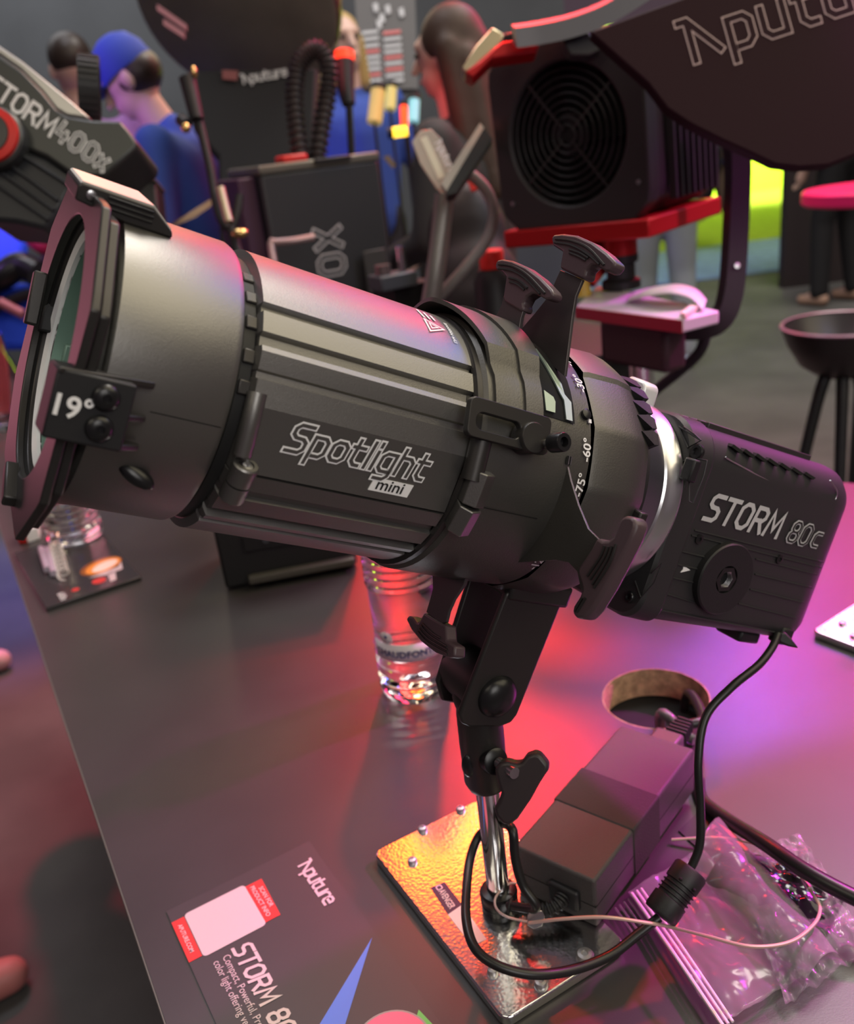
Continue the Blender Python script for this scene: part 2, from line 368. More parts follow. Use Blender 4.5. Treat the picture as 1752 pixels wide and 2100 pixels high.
def body_r(p):
    if p > 90 or p < -90: p = 180 - p if p > 0 else -180 - p
    if p >= 14: return interp(body_tbl, p)
    if p >= 4.5: return .0656 * math.cos(R(4.8)) / math.cos(R(p - 9.25))
    if p >= -20.7: return .0655 * math.cos(R(12.6)) / math.cos(R(p + 8.1))
    return interp([(-20.7, .0655), (-20.9, .0630), (-21.6, .0630), (-21.9, .0655), (-28.6, .0655), (-29.2, .0632), (-33, .0632), (-33.6, .0655), (-41, .0655), (-41.8, .0622), (-46, .0622), (-46.8, .0655), (-50, .0650), (-51, .0624), (-53.4, .0624), (-54.2, .0645), (-90, .0640)], p)
brk = [90, 44.4, 43.7, 41.0, 40.4, 36, 32, 31, 27.2, 26.4, 24.2, 21, 17.6, 17.0, 14.6, 14.0, 4.5, -4, -12, -20.7, -20.9, -21.6, -21.9, -28.6, -29.2, -33, -33.6, -41, -41.8, -46, -46.8, -50, -51, -53.4, -54.2] + list(range(48, 90, 4)) + list(range(-88, -54, 5)) + [-90]
brk = sorted(set(brk)); brk = brk + [180 - p for p in reversed(brk[1:-1])]
m = L()
prof = [(.2535, .94), (.2520, 1.0), (.146, 1.0), (.1445, .975)]
m.grid(lambda u, p: cy(u[0], p, body_r(p) * u[1]), prof, brk, True)
m.add([cy(.2535, p, body_r(p) * .94) for p in brk] + [cy(.2535, p, .052) for p in brk], [(i, (i + 1) % len(brk), len(brk) + (i + 1) % len(brk), len(brk) + i) for i in range(len(brk))])
m.build('tube_body', ANO, att, ang=14)
L().lathe([(.0625, 0), (.0625, .04)], basis((.108, 0, 0), (1, 0, 0)), 72).build('tube_neck', ANO2, att)
# red lit inner seat ring and dark gap below the collar
L().lathe([(.064, 0), (.0665, .001), (.0665, .004), (.064, .005)], basis((.1405, 0, 0), (1, 0, 0)), 72, ring=True).build('seat_ring', ANO2, att)
# front barrel
m = L(); FB = .0643; FZ = .0018
m.lathe([(.052, 0), (.0600, 0), (.0632, .0015), (FB, .004), (FB, .050), (.052, .050), (.0500, .054), (.0500, .006)], Matrix.Translation((0, 0, FZ)) @ basis((.2585, 0, 0), (1, 0, 0)), 128, ring=True)
m.build('lens_barrel', ANO, att, ang=30)
m = L()
m.grid(lambda s, p: (s, (FB + .00012) * math.cos(R(p)), (FB + .00012) * math.sin(R(p)) + FZ), [.2615, .290], [-7.9, -7.55]).build('barrel_seam', HOLE, att)
m = L(); m.ball((0, 0, 0), (.0085, .0032, .004), Matrix.Translation((.287, .0545, -.034)) @ Matrix.Rotation(R(32), 4, 'X') @ Matrix.Rotation(R(-30), 4, 'Y'))
m.build('barrel_dimple', BLKS, att)
m = L(); m.lathe([(.0575, 0), (.0605, .0006), (.0605, .0054), (.0575, .006)], Matrix.Translation((0, 0, .001)) @ basis((.2530, 0, 0), (1, 0, 0)), 72, ring=True)
m.build('focus_gasket', RUB, att)
for a in (60, 48, 36, 22, 10):
    L().box((0, 0, 0), (.005, .002, .006), Matrix.Translation(cy(.2556, a, .0612)) @ Matrix.Rotation(R(a), 4, 'X')).build('focus_tab', ANO2, att, bevel=.0006)
# groove with bolt boss at the tube front
m = L(); m.tube([cy(.2508, 9, .0648), cy(.2508, 0, .0652), cy(.2500, -14, .0655)], .0040, 12, 4); m.build('boss_rib', ANO, att)
def tang(a): return V((0, -math.sin(R(a)), math.cos(R(a))))
m = L(); c0 = V(cy(.2478, -24, .0672)); tt = tang(-24)
m.lathe([(.0052, -.009), (.0056, -.0085), (.0056, -.0008)], basis(c0, tt), 28); m.lathe([(.0056, .0), (.0056, .0085), (.0050, .0092), (.0034, .0092), (.0030, .0068), (.00001, .0068)], basis(c0, tt), 28)
m.build('clamp_boss', ANO, att)
L().lathe([(.0031, 0), (.0031, .0012), (.0016, .0014), (.0013, .0004), (.00001, .0004)], basis(c0 + tt * .0075, tt), 20).build('socket_screw', STEEL, att)
# front frame plate with round opening, slot behind it and second plate
def oct_(w, h, c): return [(w - c, h), (-w + c, h), (-w, h - c), (-w, -h + c), (-w + c, -h), (w - c, -h), (w, -h + c), (w, h - c)]
def dense(poly, n):
    out = []; per = [(V((*poly[i], 0)), V((*poly[(i + 1) % len(poly)], 0))) for i in range(len(poly))]
    tot = sum((b - a).length for a, b in per)
    P = []
    for k in range(n):
        a = 2 * PI * k / n; d = V((math.cos(a), math.sin(a), 0)); best = None
        for p, q in per:
            e = q - p; den = d.x * e.y - d.y * e.x
            if abs(den) < 1e-9: continue
            t = (p.x * e.y - p.y * e.x) / den; s_ = (p.x * d.y - p.y * d.x) / den
            if t > 0 and -1e-6 <= s_ <= 1 + 1e-6 and (best is None or t < best): best = t
        P.append((d.x * best, d.y * best))
    return P
RXF = Matrix.Rotation(R(-9.5), 4, 'X')                     # the front frame sits turned a little on the tube
OC = oct_(.0765, .0695, .031)
def plate(s, th, op, sc_=1.0):
    o = dense(OC, 96); i = circ(0, 0, op, 96)
    return L().ringprism([(s, y * sc_ - .004, z * sc_) for y, z in o], [(s, y, z + FZ) for y, z in i], (th, 0, 0), RXF)
plate(.3178, .0036, .0560).build('front_plate', ANO2, att, bevel=.0007)
plate(.3130, .0040, .0560, .93).build('gel_plate', ANO2, att, bevel=.0007)
L().lathe([(.0562, 0), (.066, 0), (.066, .002), (.0562, .002)], Matrix.Translation((0, 0, FZ)) @ basis((.3160, 0, 0), (1, 0, 0)), 72, ring=True).build('plate_spacer', HOLE, att)
L().lathe([(.0500, 0), (.0548, 0), (.0552, .0035), (.0530, .0050), (.0500, .0035)], Matrix.Translation((0, 0, FZ)) @ basis((.3105, 0, 0), (1, 0, 0)), 128, ring=True).build('lens_ring', mat('silver ring with painted glare', (.92, .93, .90), .25, coat=.5), att, label='bright silver ring around the front lens')  # white colour stands in for strong light reflected by the silver ring
L().lathe([(.0499, 0), (.0499, .05)], Matrix.Translation((0, 0, FZ)) @ basis((.262, 0, 0), (1, 0, 0)), 96, False, False).build('barrel_lining', GRN, att, label='pale green inner wall seen through the front opening')
gl = mat('lens glass', (.92, 1, .95), .02, trans=1, ior=1.5)
L().lathe([(.00001, 0), (.0492, 0), (.0492, .002), (.04, .006), (.02, .0085), (.00001, .009)], Matrix.Translation((0, 0, FZ)) @ basis((.270, 0, 0), (1, 0, 0)), 64).build('front_lens', gl, att)
for a, s in ((24, .302), (8, .300)):
    L().lathe([(.0030, 0), (.0030, .0012), (.0016, .0016), (.0012, .0008), (.00001, .0008)], basis(cy(s, a - 190, .0492), (0, math.cos(R(a - 10)), math.sin(R(a - 10)))), 18).build('inner_screw', DSTEEL, att)
L().box((.300, -.046, -.006), (.016, .004, .014)).build('inner_bracket', GRN, att, bevel=.001)
# top clip: wedge on the frame, dark side with two ridges
prf = [(.3277, .0655), (.3277, .0712), (.3264, .0724), (.2992, .0724), (.2900, .0655), (.2894, .0632), (.3090, .0632)]
L().prism([(s, -.020, z) for s, z in prf], (0, .040, 0), RXF).build('top_clip', ANO2, att, bevel=.0007)
L().prism([(.3270, -.0195, .0722), (.3262, -.0195, .0730), (.2992, -.0195, .0730), (.2905, -.0195, .0664), (.2908, -.0195, .0658), (.2994, -.0195, .0722)], (0, .0390, 0), RXF).build('clip_top_glare', mat('clip metal with painted light', (.70, .68, .62), .45, .6), att, label='clip top with reflected light put into its pale colour')  # added sheet, its pale colour imitates light on the clip
for sA, sB, z in ((.3165, .2990, .0706), (.3160, .2985, .0686), (.3150, .2985, .0666)):
    L().box(((sA + sB) / 2, .0203, z), (sA - sB, .0014, .0009), RXF).build('clip_ridge', BLK, att, bevel=.0003)
L().lathe([(.0019, 0), (.0019, .001), (.0012, .0013), (.00001, .0013)], RXF @ basis((.3225, .020, .0690), (0, 1, 0)), 16).build('clip_screw', STEEL, att)
# side bracket with the beam angle
BY = .0785; bTL, bBL, bTR, bBR = (ony(*q, BY) for q in ((116, 752), (88, 898), (281, 797), (252, 925)))
bx0, bx1 = (bTL.x + bBL.x) / 2, (bTR.x + bBR.x) / 2
L().prism([(bx0, .058, bTL.z), (bx0, BY, bTL.z), (bx0, BY - .001, bBL.z), (bx0, .056, bBL.z)], (bx1 - bx0, 0, 0)).build('side_bracket', BLK, att, bevel=.0008)
L().prism([(bx0 - .0005, .060, bTL.z + .0004), (bx0 - .0005, BY + .0006, bTL.z + .0004), (bx1 - .0085, .0675, bTL.z + .0016), (bx1 - .0095, .0630, bTL.z + .0010)], (0, 0, -.0024)).build('bracket_arm', ANO2, att, bevel=.0005)
for q in ((272, 852), (258, 912)):
    z = ony(*q, .072).z
    L().prism([(bx1 + .001, .060, z), (bx1 + .001, .0755, z), (bx1 - .0080, .0680, z), (bx1 - .0090, .0630, z)], (0, 0, -.0024)).build('bracket_arm', ANO2, att, bevel=.0005)
for q in ((217, 815), (203, 878)):
    p = ony(*q, BY - .0003); a = V((0, 1, -.04)).normalized()
    L().lathe([(.0050, -.002), (.0050, .0010), (.0044, .0022), (.0030, .0030), (.0016, .0032), (.0013, .0020), (.00001, .0020)], basis(p, a), 28).build('dome_screw', BLKS, att)
BN = (LM.to_3x3() @ V((0, 1, -.04))).normalized()
o19 = LM @ ony(95, 844, BY - .0003); x19 = (LM @ ony(162, 860, BY - .0003) - o19); y19 = LM @ ony(124, 820, BY) - LM @ ony(119, 848, BY); y19 = y19 - x19.normalized() * y19.dot(x19.normalized())
printed('19°', .0108, planar(o19, x19, y19, BN, .0006), WHITE, att, bold=.022)
# left and bottom clips of the frame
p = ons(88, 612, .325)
def px_block(q0, q1, S, th, dep, name):                  # small block between two pixels of the frame plane
    a, b = ons(*q0, S), ons(*q1, S); d = (b - a).normalized(); n = V((1, 0, 0)); x = d.cross(n).normalized()
    M_ = frame((a + b) / 2, x, d, n)
    mm = L(); mm.box((0, 0, 0), (th, (b - a).length, dep), M_); return mm
px_block((84, 558), (62, 666), .3245, .006, .006, 0).build('frame_clip', ANO2, att, bevel=.001)
px_block((24, 955), (20, 1030), .3235, .006, .006, 0).build('frame_clip', ANO2, att, bevel=.001)
px_block((113, 568), (92, 682), .3165, .006, .006, 0).build('gel_latch', BLK, att, bevel=.001)
# rear housing: base shell and two raised collars
def col_r(p, hi, lo):                                    # raised at the top, stepping down on the near side
    q = p if p <= 90 else 180 - p
    return interp([(90, hi), (53, hi), (45, lo), (26, lo), (25.5, lo)], q)
up = [25.5, 26, 30, 35, 40, 45, 47, 50, 53] + list(range(57, 124, 4)) + [127, 130, 133, 135, 140, 145, 150, 154, 154.5]
def lip(p, a, b): q = p if p <= 90 else 180 - p; return interp([(90, a), (40, b), (0, b)], q)
m = L()
m.grid(lambda u, p: cy(lip(p, .1505, .1365) if u[0] is None else u[0], p, col_r(p, .0738, .0700) + u[1]), [(.117, -.006), (.117, 0), (None, 0), (None, -.0022), (.117, -.0028)], up)
m.build('front_collar', CAST, att, ang=20)
m = L()
m.grid(lambda u, p: cy(lip(p, .1310, .1195) if u[0] is None else u[0], p, col_r(p, .0752, .0714) + u[1]), [(.1072, -.008), (.1080, -.001), (.1088, 0), (None, 0), (None, -.004)], up)
m.build('rear_collar', CAST, att, ang=20)
def hous(s, p):
    return interp([(.142, .0655), (.1395, .0682), (.10, .0688), (.0748, .0682)], s)
m = L(); m.grid(lambda s, p: cy(s, p, hous(s, p)), [.142, .1395, .12, .10, .0748], ALL, True)
m.build('shutter_housing', CAST, att, ang=30)
m = L()
m.grid(lambda s, p: cy(s, p, .06905), [.0960, .1360], [-13.6, -13.2]); m.build('housing_seam', HOLE, att)
L().lathe([(.0667, 0), (.0667, .0018)], basis((.0735, 0, 0), (1, 0, 0)), 96).build('dial_gap', HOLE, att)
# shutter plates in the slots, green light put into their colour
def cplate(pts, r, th, name, mt, **k):
    mm = L(); a = [cy(s, p, r) for s, p in pts]; b = [cy(s, p, r - th) for s, p in pts]; n = len(a)
    mm.add(a + b, [tuple(range(n)), tuple(range(n, 2 * n))[::-1]] + [(i, (i + 1) % n, n + (i + 1) % n, n + i) for i in range(n)]); return mm.build(name, mt, att, **k)
m = L(); m.grid(lambda s, p: cy(s, p, .0691), [.0865, .0905, .1065, .108], [29, 34, 38, 44, 50, 56, 62, 68, 76, 84, 92]).build('slot_recess', HOLE, att)
cplate([(.1060, 31), (.1002, 31), (.0995, 36), (.1005, 38), (.1062, 40)], .0702, .0008, 'shutter_plate', mat('steel with painted green light', (.34, .42, .37), .35, .7), label='pale steel shutter plate in the housing slot')
cplate([(.0930, 29.5), (.0890, 29.5), (.0888, 38), (.0925, 41), (.0930, 46), (.0955, 50), (.0985, 58), (.0995, 66), (.1010, 66), (.1005, 56), (.0975, 46), (.0955, 41), (.0935, 38)], .0703, .0008, 'shutter_plate', MATS['steel with painted green light'], label='pale steel shutter plate in the housing slot')
# slotted clamp bracket with knurled screw
ca = 17.0; cn = V((0, math.cos(R(ca)), math.sin(R(ca)))); ct = V((0, -math.sin(R(ca)), math.cos(R(ca)))); cb = cn * .0735
def cpl(s, t, n): return tuple(V((s, 0, 0)) + cb + ct * t + cn * n)
m = L()
o_ = rrect(.1085, -.0068, .1560, .0115, .0030, 5); i_ = rrect(.1260, -.0030, .1520, .0052, .0040, 5)
m.ringprism([cpl(s, t, -.0008) for s, t in o_], [cpl(s, t, -.0008) for s, t in i_], tuple(cn * .0040)); m.build('clamp_bracket', ANO2, att, bevel=.0005)
m = L(); m.lathe([(.0075, -.0068), (.0075, .0015), (.0070, .0022), (.00001, .0022)], basis(cpl(.1195, -.0005, .0035), cn), 28); m.build('clamp_pad', ANO2, att)
m = L(); c_ = V(cpl(.1125, -.0020, .006)); m.lathe([(.0022, -.008), (.0022, .004)], basis(c_, cn), 18); m.build('clamp_stud', STEEL, att)
m = L(); m.lathe([(.0042, .004), (.0046, .0045), (.0046, .0120), (.0042, .0126), (.0024, .0126), (.0022, .0090), (.00001, .0090)], basis(c_, cn), 26); m.build('knurled_knob', BLKS, att)
m = L(); m.lathe([(.0052, -.0115), (.0052, .0115)], basis(cy(.1425, 6, .0690), tang(6)), 24); m.build('clamp_post', ANO2, att)
for a0, a1 in ((-12.6, 1.0), (-25.0, -13.2)):
    am = (a0 + a1) / 2; ln = R(a1 - a0) * .0705
    L().lathe([(.0062, -ln / 2), (.0066, -ln / 2 + .0006), (.0066, ln / 2 - .0006), (.0062, ln / 2)], basis(cy(.1385, am, .0700), tang(am)) @ Matrix.Rotation(R(20), 4, 'Z'), 6).build('hinge_lug', ANO, att, ang=20, bevel=.0004)
# graduated rear hood with facets, fins and notch
def hood_r(s, p):
    base = interp([(.0730, .0690), (.070, .0700), (.050, .0712), (.040, .0700), (.030, .0650), (.0265, .0610)], s)
    f = math.cos(R(13)) / math.cos(R(((p + 360) % 26) - 13))
    q = p if p <= 90 else 180 - p
    return base * 1.004 * (1 + (f - 1) * .6) + (.0018 if q > 56 and s > .034 else 0)
PH = [k * 2 - 180 for k in range(180)]
m = L(); m.grid(lambda s, p: cy(s, p, hood_r(s, p)), [.0730, .070, .060, .050, .045, .040, .035, .030, .0265], PH, True)
m.build('rear_hood', CAST, att, ang=20)
L().lathe([(.052, 0), (.0612, 0), (.0612, .004), (.052, .004)], basis((.0245, 0, 0), (1, 0, 0)), 96, ring=True).build('hood_rim', BLK, att)
for k, a in enumerate((64, 56, 48, 40, 32)):
    cplate([(.0425 - .001 * k, a + 3), (.0300, a + 5), (.0262, a + 3.5), (.0262, a - 1.5), (.0300, a - 2)], .0705 - .0010 * (k > 1), .009, 'cooling_fin', BLK, smooth=False)
cplate([(.0335, -3), (.0268, -3), (.0268, -12), (.0335, -12)], .0690, .006, 'hood_notch', HOLE, smooth=False)
L().box((0, 0, 0), (.006, .008, .008), Matrix.Translation(cy(.033, -3.5, .069)) @ Matrix.Rotation(R(-4), 4, 'X')).build('hood_catch', ANO2, att, bevel=.001)
for k, (t, a) in enumerate((('-15', 65.5), ('-30°', 49.2), ('-60°', 17.6), ('-75°', 2.8), ('-120°', -37.5))):
    def fn(u, v, a=a, r=.0690): return LM @ V(cy(.0757 + v, a + math.degrees(u / .0685) - 3.2, r + .0004))
    printed(t, .0070, fn, WHITE, att, bold=.02, name='dial_mark')
m = L(); m.lathe([(.0028, 0), (.0028, .0016), (.0014, .002), (.00001, .002)], basis(cy(.0785, 35, .0686), (0, math.cos(R(35)), math.sin(R(35)))), 18); m.build('index_screw', BLKS, att)
cplate([(.0770, 33.0), (.0752, 33.2), (.0752, 31.4), (.0770, 31.4)], .0694, .0006, 'index_mark', WHITE, smooth=False)
L().grid(lambda s, p: cy(s, p, .0693), [.0868, .0905], [11.5, 13.2, 15.0]).build('blade_slot', HOLE, att)
for s in (.0878, .0893): L().box((0, 0, 0), (.0006, .002, .0042), Matrix.Translation(cy(s, 13.2, .0690)) @ Matrix.Rotation(R(13), 4, 'X')).build('slot_leaf', STEEL, att)
# names on the tube
po = LM @ ony(582, 932, .0653); xo = LM @ ony(862, 988, .0653) - po; yo = LM @ ony(602, 882, .0653) - po
nO = xo.cross(yo).normalized(); nO = nO if nO.dot(LY) > 0 else -nO
xh = xo.normalized(); W_ = (strokes('Spotlight', 1, .17)[1]); hS = xo.length / (W_ + .12)
TH = LM.to_3x3() @ V((0, -math.sin(R(-8.1)), math.cos(R(-8.1)))); TN = LM.to_3x3() @ V((0, math.cos(R(-8.1)), math.sin(R(-8.1)))); TX = -LA
po = LM @ V((0, 0, 0)) + LA * ony(582, 932, .0640).x + TN * (.0655 * math.cos(R(12.6)) + .0001) + TH * (.0006)
sp = LM @ ony(862, 975, .0640); hS = ((LMi @ po).x - ony(868, 975, .0640).x) / (W_ + .1)
st0 = po - TH * .0015
outlined('Spotlight', hS * .92, .0031, .0008, st0, TX, TH, TN, att, WHITE, ANO, gap=.235, slant=.2)
mo = st0 + TX * (hS * W_ * .655) - TH * .0098
MB().prism([mo, mo + TX * .0205, mo + TX * .0217 + TH * .0063, mo + TX * .0012 + TH * .0063], TN * .0004).build('name_plate', WHITE, att, smooth=False)
printed('mini', .0076, planar(mo + TX * .0026 + TH * .0012, TX, TH, TN, .0007), BLKP, att, bold=.012, slant=.12, sx=1.12)
# warning print on top of the tube
def topfn(s0, a0): return lambda u, v: LM @ V(cy(s0 - v, a0 + math.degrees(u / .0655), .0660))
tm = MB(); ribbon(tm, loop(0, 0, .012, .012, .0015), .0010, lambda u, v: topfn(.163, 57)(u, v)); tm2 = []
tm = MB()
tri = [(0, 0), (.0105, 0), (.0053, .0095), 'z']; ribbon(tm, tri, .0009, topfn(.166, 58)); tri2 = [(.003, .0018), (.0075, .0018), (.0053, .006), 'z']; ribbon(tm, tri2, .0007, topfn(.166, 58))
tm.build('warning_triangle', WHITE, att, smooth=False)
tm = MB()
for k in range(3): ribbon(tm, [(.013, .001 + .003 * k), (.022 - .002 * k, .001 + .003 * k)], .0013, topfn(.166, 58))
tm.build('warning_print', WHITE, att, smooth=False)
printed('Use additional', .0030, topfn(.1535, 55), WHITE, att, bold=.01)

# ------------------------------------------------------------------ shutter levers (plates across the tube at S)
def Z3(x, y): return (850 + x / 2.8, 450 + y / 2.8)
def Z4(x, y): return (1150 + x / 2.91, 700 + y / 2.91)
def Z5(x, y): return (700 + x / 3.185, 1150 + y / 3.185)
def lever(poly, S, th, name, mt, parent, **k):
    mm = L(); mm.prism([ons(*q, S) for q in poly], (-th, 0, 0)); return mm.build(name, mt, parent, **k)
def ribs(lines, S, r, parent):
    mm = L()
    for l in lines: mm.tube([ons(*q, S) for q in l], r, 6, 4)
    mm.build('grip_ridges', ANO2, parent)
LEV = mat('satin lever steel', (.075, .065, .066), .36, .5)
GRIP = mat('moulded grip plastic', (.075, .048, .055), .40, bump=.05)
g1 = [Z3(*q) for q in ((468, 285), (462, 262), (475, 232), (505, 226), (560, 236), (640, 272), (720, 332), (785, 400), (797, 428), (778, 458), (750, 458), (700, 428), (672, 424), (640, 445), (622, 480), (626, 510), (612, 530), (515, 470), (510, 440), (526, 330), (505, 305))]
s1 = [Z3(*q) for q in ((512, 440), (632, 500), (612, 560), (598, 640), (600, 760), (480, 760), (465, 560), (500, 490))]
a = lever(s1, .1080, .0022, 'shutter_lever', LEV, att, bevel=.0003, label='stem of the front upper shutter lever'); lever(g1, .1090, .0070, 'lever_grip', GRIP, a, bevel=.0012)
ribs([[Z3(*q) for q in l] for l in (((485, 258), (560, 268), (650, 320), (750, 425)), ((485, 283), (560, 294), (640, 340), (722, 428)), ((545, 335), (600, 352), (650, 395)), ((548, 358), (590, 372), (632, 405)))], .1092, .0007, a)
g2 = [Z3(*q) for q in ((785, 110), (800, 85), (850, 80), (930, 90), (1020, 130), (1100, 190), (1150, 240), (1152, 262), (1120, 300), (1095, 298), (1040, 262), (1015, 262), (985, 290), (978, 330), (958, 342), (835, 280), (838, 250), (850, 185), (840, 178), (795, 150))]
s2 = [Z3(*q) for q in ((838, 290), (965, 345), (925, 440), (905, 560), (880, 760), (862, 900), (790, 840), (690, 760), (600, 700), (600, 645), (690, 540), (770, 440))]
b = lever(s2, .0925, .0018, 'shutter_lever', LEV, att, bevel=.0003, label='long stem of the raised rear shutter lever'); lever(g2, .0945, .0075, 'lever_grip', GRIP, b, bevel=.0012)
ribs([[Z3(*q) for q in l] for l in (((812, 112), (900, 122), (1000, 165), (1090, 262)), ((805, 132), (900, 148), (990, 195), (1062, 258)), ((890, 172), (950, 192), (1000, 222)), ((892, 192), (940, 210), (985, 235)))], .0947, .0007, b)
s3 = [(1160, 941), (1170, 985), (1186, 1036), (1206, 1084), (1229, 1107), (1252, 1112), (1240, 1160), (1192, 1212), (1184, 1172), (1166, 1153), (1140, 1148), (1062, 1153), (1060, 1142), (1106, 1084), (1140, 1020), (1156, 965)]
c = lever(s3, .0885, .0014, 'shutter_lever', CAST, att, bevel=.0002, label='thin black blade of the near shutter lever')
g3 = [Z4(*q) for q in ((345, 1085), (358, 1055), (385, 1040), (425, 1043), (447, 1070), (446, 1110), (420, 1180), (385, 1250), (340, 1340), (270, 1470), (190, 1600), (135, 1655), (92, 1655), (66, 1622), (74, 1580), (112, 1520), (126, 1480), (118, 1440), (98, 1385), (104, 1350), (180, 1240), (216, 1168), (250, 1188), (285, 1186), (312, 1165), (330, 1125))]
lever(g3, .0925, .0085, 'lever_grip', GRIP, c, bevel=.0016)
ribs([[Z4(*q) for q in l] for l in (((262, 1220), (235, 1290), (160, 1400)), ((285, 1225), (255, 1300), (178, 1420)), ((308, 1222), (275, 1310), (190, 1450)), ((330, 1210), (290, 1330), (200, 1470)), ((130, 1530), (85, 1610)), ((150, 1530), (98, 1615)))], .0928, .0007, c)
s4 = [Z5(*q) for q in ((590, -60), (860, -60), (800, 155), (735, 250), (700, 330), (684, 400), (650, 412), (555, 335), (580, 250), (598, 180))]
d_ = lever(s4, .1000, .0020, 'shutter_lever', LEV, att, bevel=.0003, label='stem of the bottom shutter lever')
g4 = [Z5(*q) for q in ((422, 382), (438, 357), (468, 368), (488, 400), (505, 402), (540, 338), (655, 410), (682, 418), (688, 520), (742, 556), (738, 628), (700, 634), (610, 600), (520, 530), (455, 450))]
lever(g4, .1012, .0075, 'lever_grip', GRIP, d_, bevel=.0012)
ribs([[Z5(*q) for q in l] for l in (((520, 425), (580, 490), (690, 560)), ((508, 445), (570, 512), (695, 585)), ((500, 465), (565, 535), (695, 610)), ((530, 410), (600, 475), (650, 505)))], .1014, .0007, d_)

# ================================================================== lamp head with yoke
lampo = thing('studio_lamp', LM, 'compact black lamp head with silver mount ring on the chrome post', 'lamp')
L().lathe([(.050, .0255), (.0585, .0255), (.0545, .006), (.050, .006)], basis((0, 0, 0), (1, 0, 0)), 96, ring=True).build('mount_cone', DSTEEL, lampo, label='dark steel cone in front of the mount ring')
L().lathe([(.050, .0070), (.0540, .0065), (.0552, .0045), (.0556, .0010), (.0564, -.0010), (.0568, -.0062), (.0555, -.0085), (.050, -.0085)], basis((0, 0, 0), (1, 0, 0)), 128, ring=True).build('mount_ring', SILV, lampo, ang=20, label='silver mount ring')
m = L(); pl = [ons(*q, .001) for q in ((1274, 838), (1278, 815), (1286, 776), (1293, 770), (1321, 782), (1324, 792), (1315, 822), (1304, 842))]
m.prism(pl, (-.012, 0, 0)); m.build('release_lever', mat('pale silver lever', (.80, .80, .81), .4, .3), lampo, bevel=.0015, label='silver release lever on top of the mount ring')
BODYM = mat('matt black lamp housing', (.024, .024, .025), .48, bump=.08, bscale=2200)
YS, ZT, ZB = .050, .0535, -.066
def sect(y1, zt, zb, rt=.022, rb=.010):
    out = []
    for cx, cz, r, a in ((y1 - rt, zt - rt, rt, 0), (-y1 + rt, zt - rt, rt, 90), (-y1 + rb, zb + rb, rb, 180), (y1 - rb, zb + rb, rb, 270)):
        for k in range(9): out.append((cx + r * math.cos(R(a + 90 * k / 8)), cz + r * math.sin(R(a + 90 * k / 8))))
    return out
def loft(levels, mb):
    n = len(levels[0][1]); vs = [(s, y, z) for s, c in levels for y, z in c]
    f = [(i * n + j, i * n + (j + 1) % n, (i + 1) * n + (j + 1) % n, (i + 1) * n + j) for i in range(len(levels) - 1) for j in range(n)]
    f += [tuple(range(n))[::-1], tuple(range((len(levels) - 1) * n, len(levels) * n))]; return mb.add(vs, f)
loft([(-.0285, sect(.0495, .0530, -.0655)), (-.150, sect(.0495, .0530, -.0655)), (-.160, sect(.0485, .052, -.0645)), (-.168, sect(.0450, .0485, -.061, .020))], L()).build('lamp_body', BODYM, lampo, ang=30)
loft([(-.0090, sect(.0500, .0535, -.0655, .026, .016)), (-.0115, sect(.0515, .0550, -.0675, .026, .016)), (-.0265, sect(.0515, .0550, -.0675, .024, .012)), (-.0285, sect(.0505, .0540, -.0665, .023, .012))], L()).build('front_bezel', BODYM, lampo, ang=25)
def onside(pts, Y, th, name, mt, **k):
    mm = L(); mm.prism([ony(*q, Y) for q in pts], (0, -th, 0)); return mm.build(name, mt, lampo, **k)
def ribline(paths, S, r, name):
    for l in paths: L().tube([ons(*q, S) for q in l], r, 6, 0).build(name, BODYM, lampo)
ribline([[Z4(*q) for q in l] for l in (((705, 508), (760, 635), (838, 592), (705, 508)), ((735, 510), (800, 555), (838, 592)), ((730, 715), (815, 700), (875, 712), (855, 800), (790, 965), (768, 955), (768, 840)), ((540, 1385), (605, 1325), (560, 1440), (480, 1530), (445, 1430)))], -.0085, .0005, 'bezel_rib')
for q, r in (((815, 660), .0046), ((412, 1525), .0036)):
    p = ons(*Z4(*q), -.0090); L().lathe([(r, -.001), (r, .0005), (r * .85, .0012), (r * .5, .0012), (r * .42, .0002), (.00001, .0002)], basis(p, (1, 0, 0)), 24).build('bezel_screw', BLKS, lampo)
p = ons(*Z4(775, 768), -.006); L().box(p, (.006, .008, .013)).build('lock_catch', BLK, lampo, bevel=.0012)
# ribs along the top and slanted vents below them
m = L()
for k in range(9):
    y = .030 - .0075 * k
    m.box((-.085, y, .0535), (.100, .0030, .0050))
m.build('cooling_ribs', mat('black fins with painted red light', (.030, .026, .027), .42), lampo, bevel=.0006)  # red light on the fins is mixed into their colour
for k in range(7):
    a = ony(*Z4(1010 + 72 * k, 625 + 27 * k), .0452); b_ = ony(*Z4(1068 + 72 * k, 668 + 26 * k), .0478)
    d = (b_ - a); L().prism([a + V((0, .0012, 0)), b_ + V((0, .0012, 0)), b_ + V((-.0016, .0012, .0016)), a + V((-.0016, .0012, .0016))], (0, -.004, 0)).build('vent_slot', HOLE, lampo, smooth=False)
m = L(); m.tube([ony(*Z4(*q), .0488) for q in ((985, 690), (1020, 715), (1300, 860), (1560, 962), (1600, 972), (1640, 940), (1648, 890), (1610, 830))], .0005, 6, 5); m.build('recess_edge', STEEL, lampo)
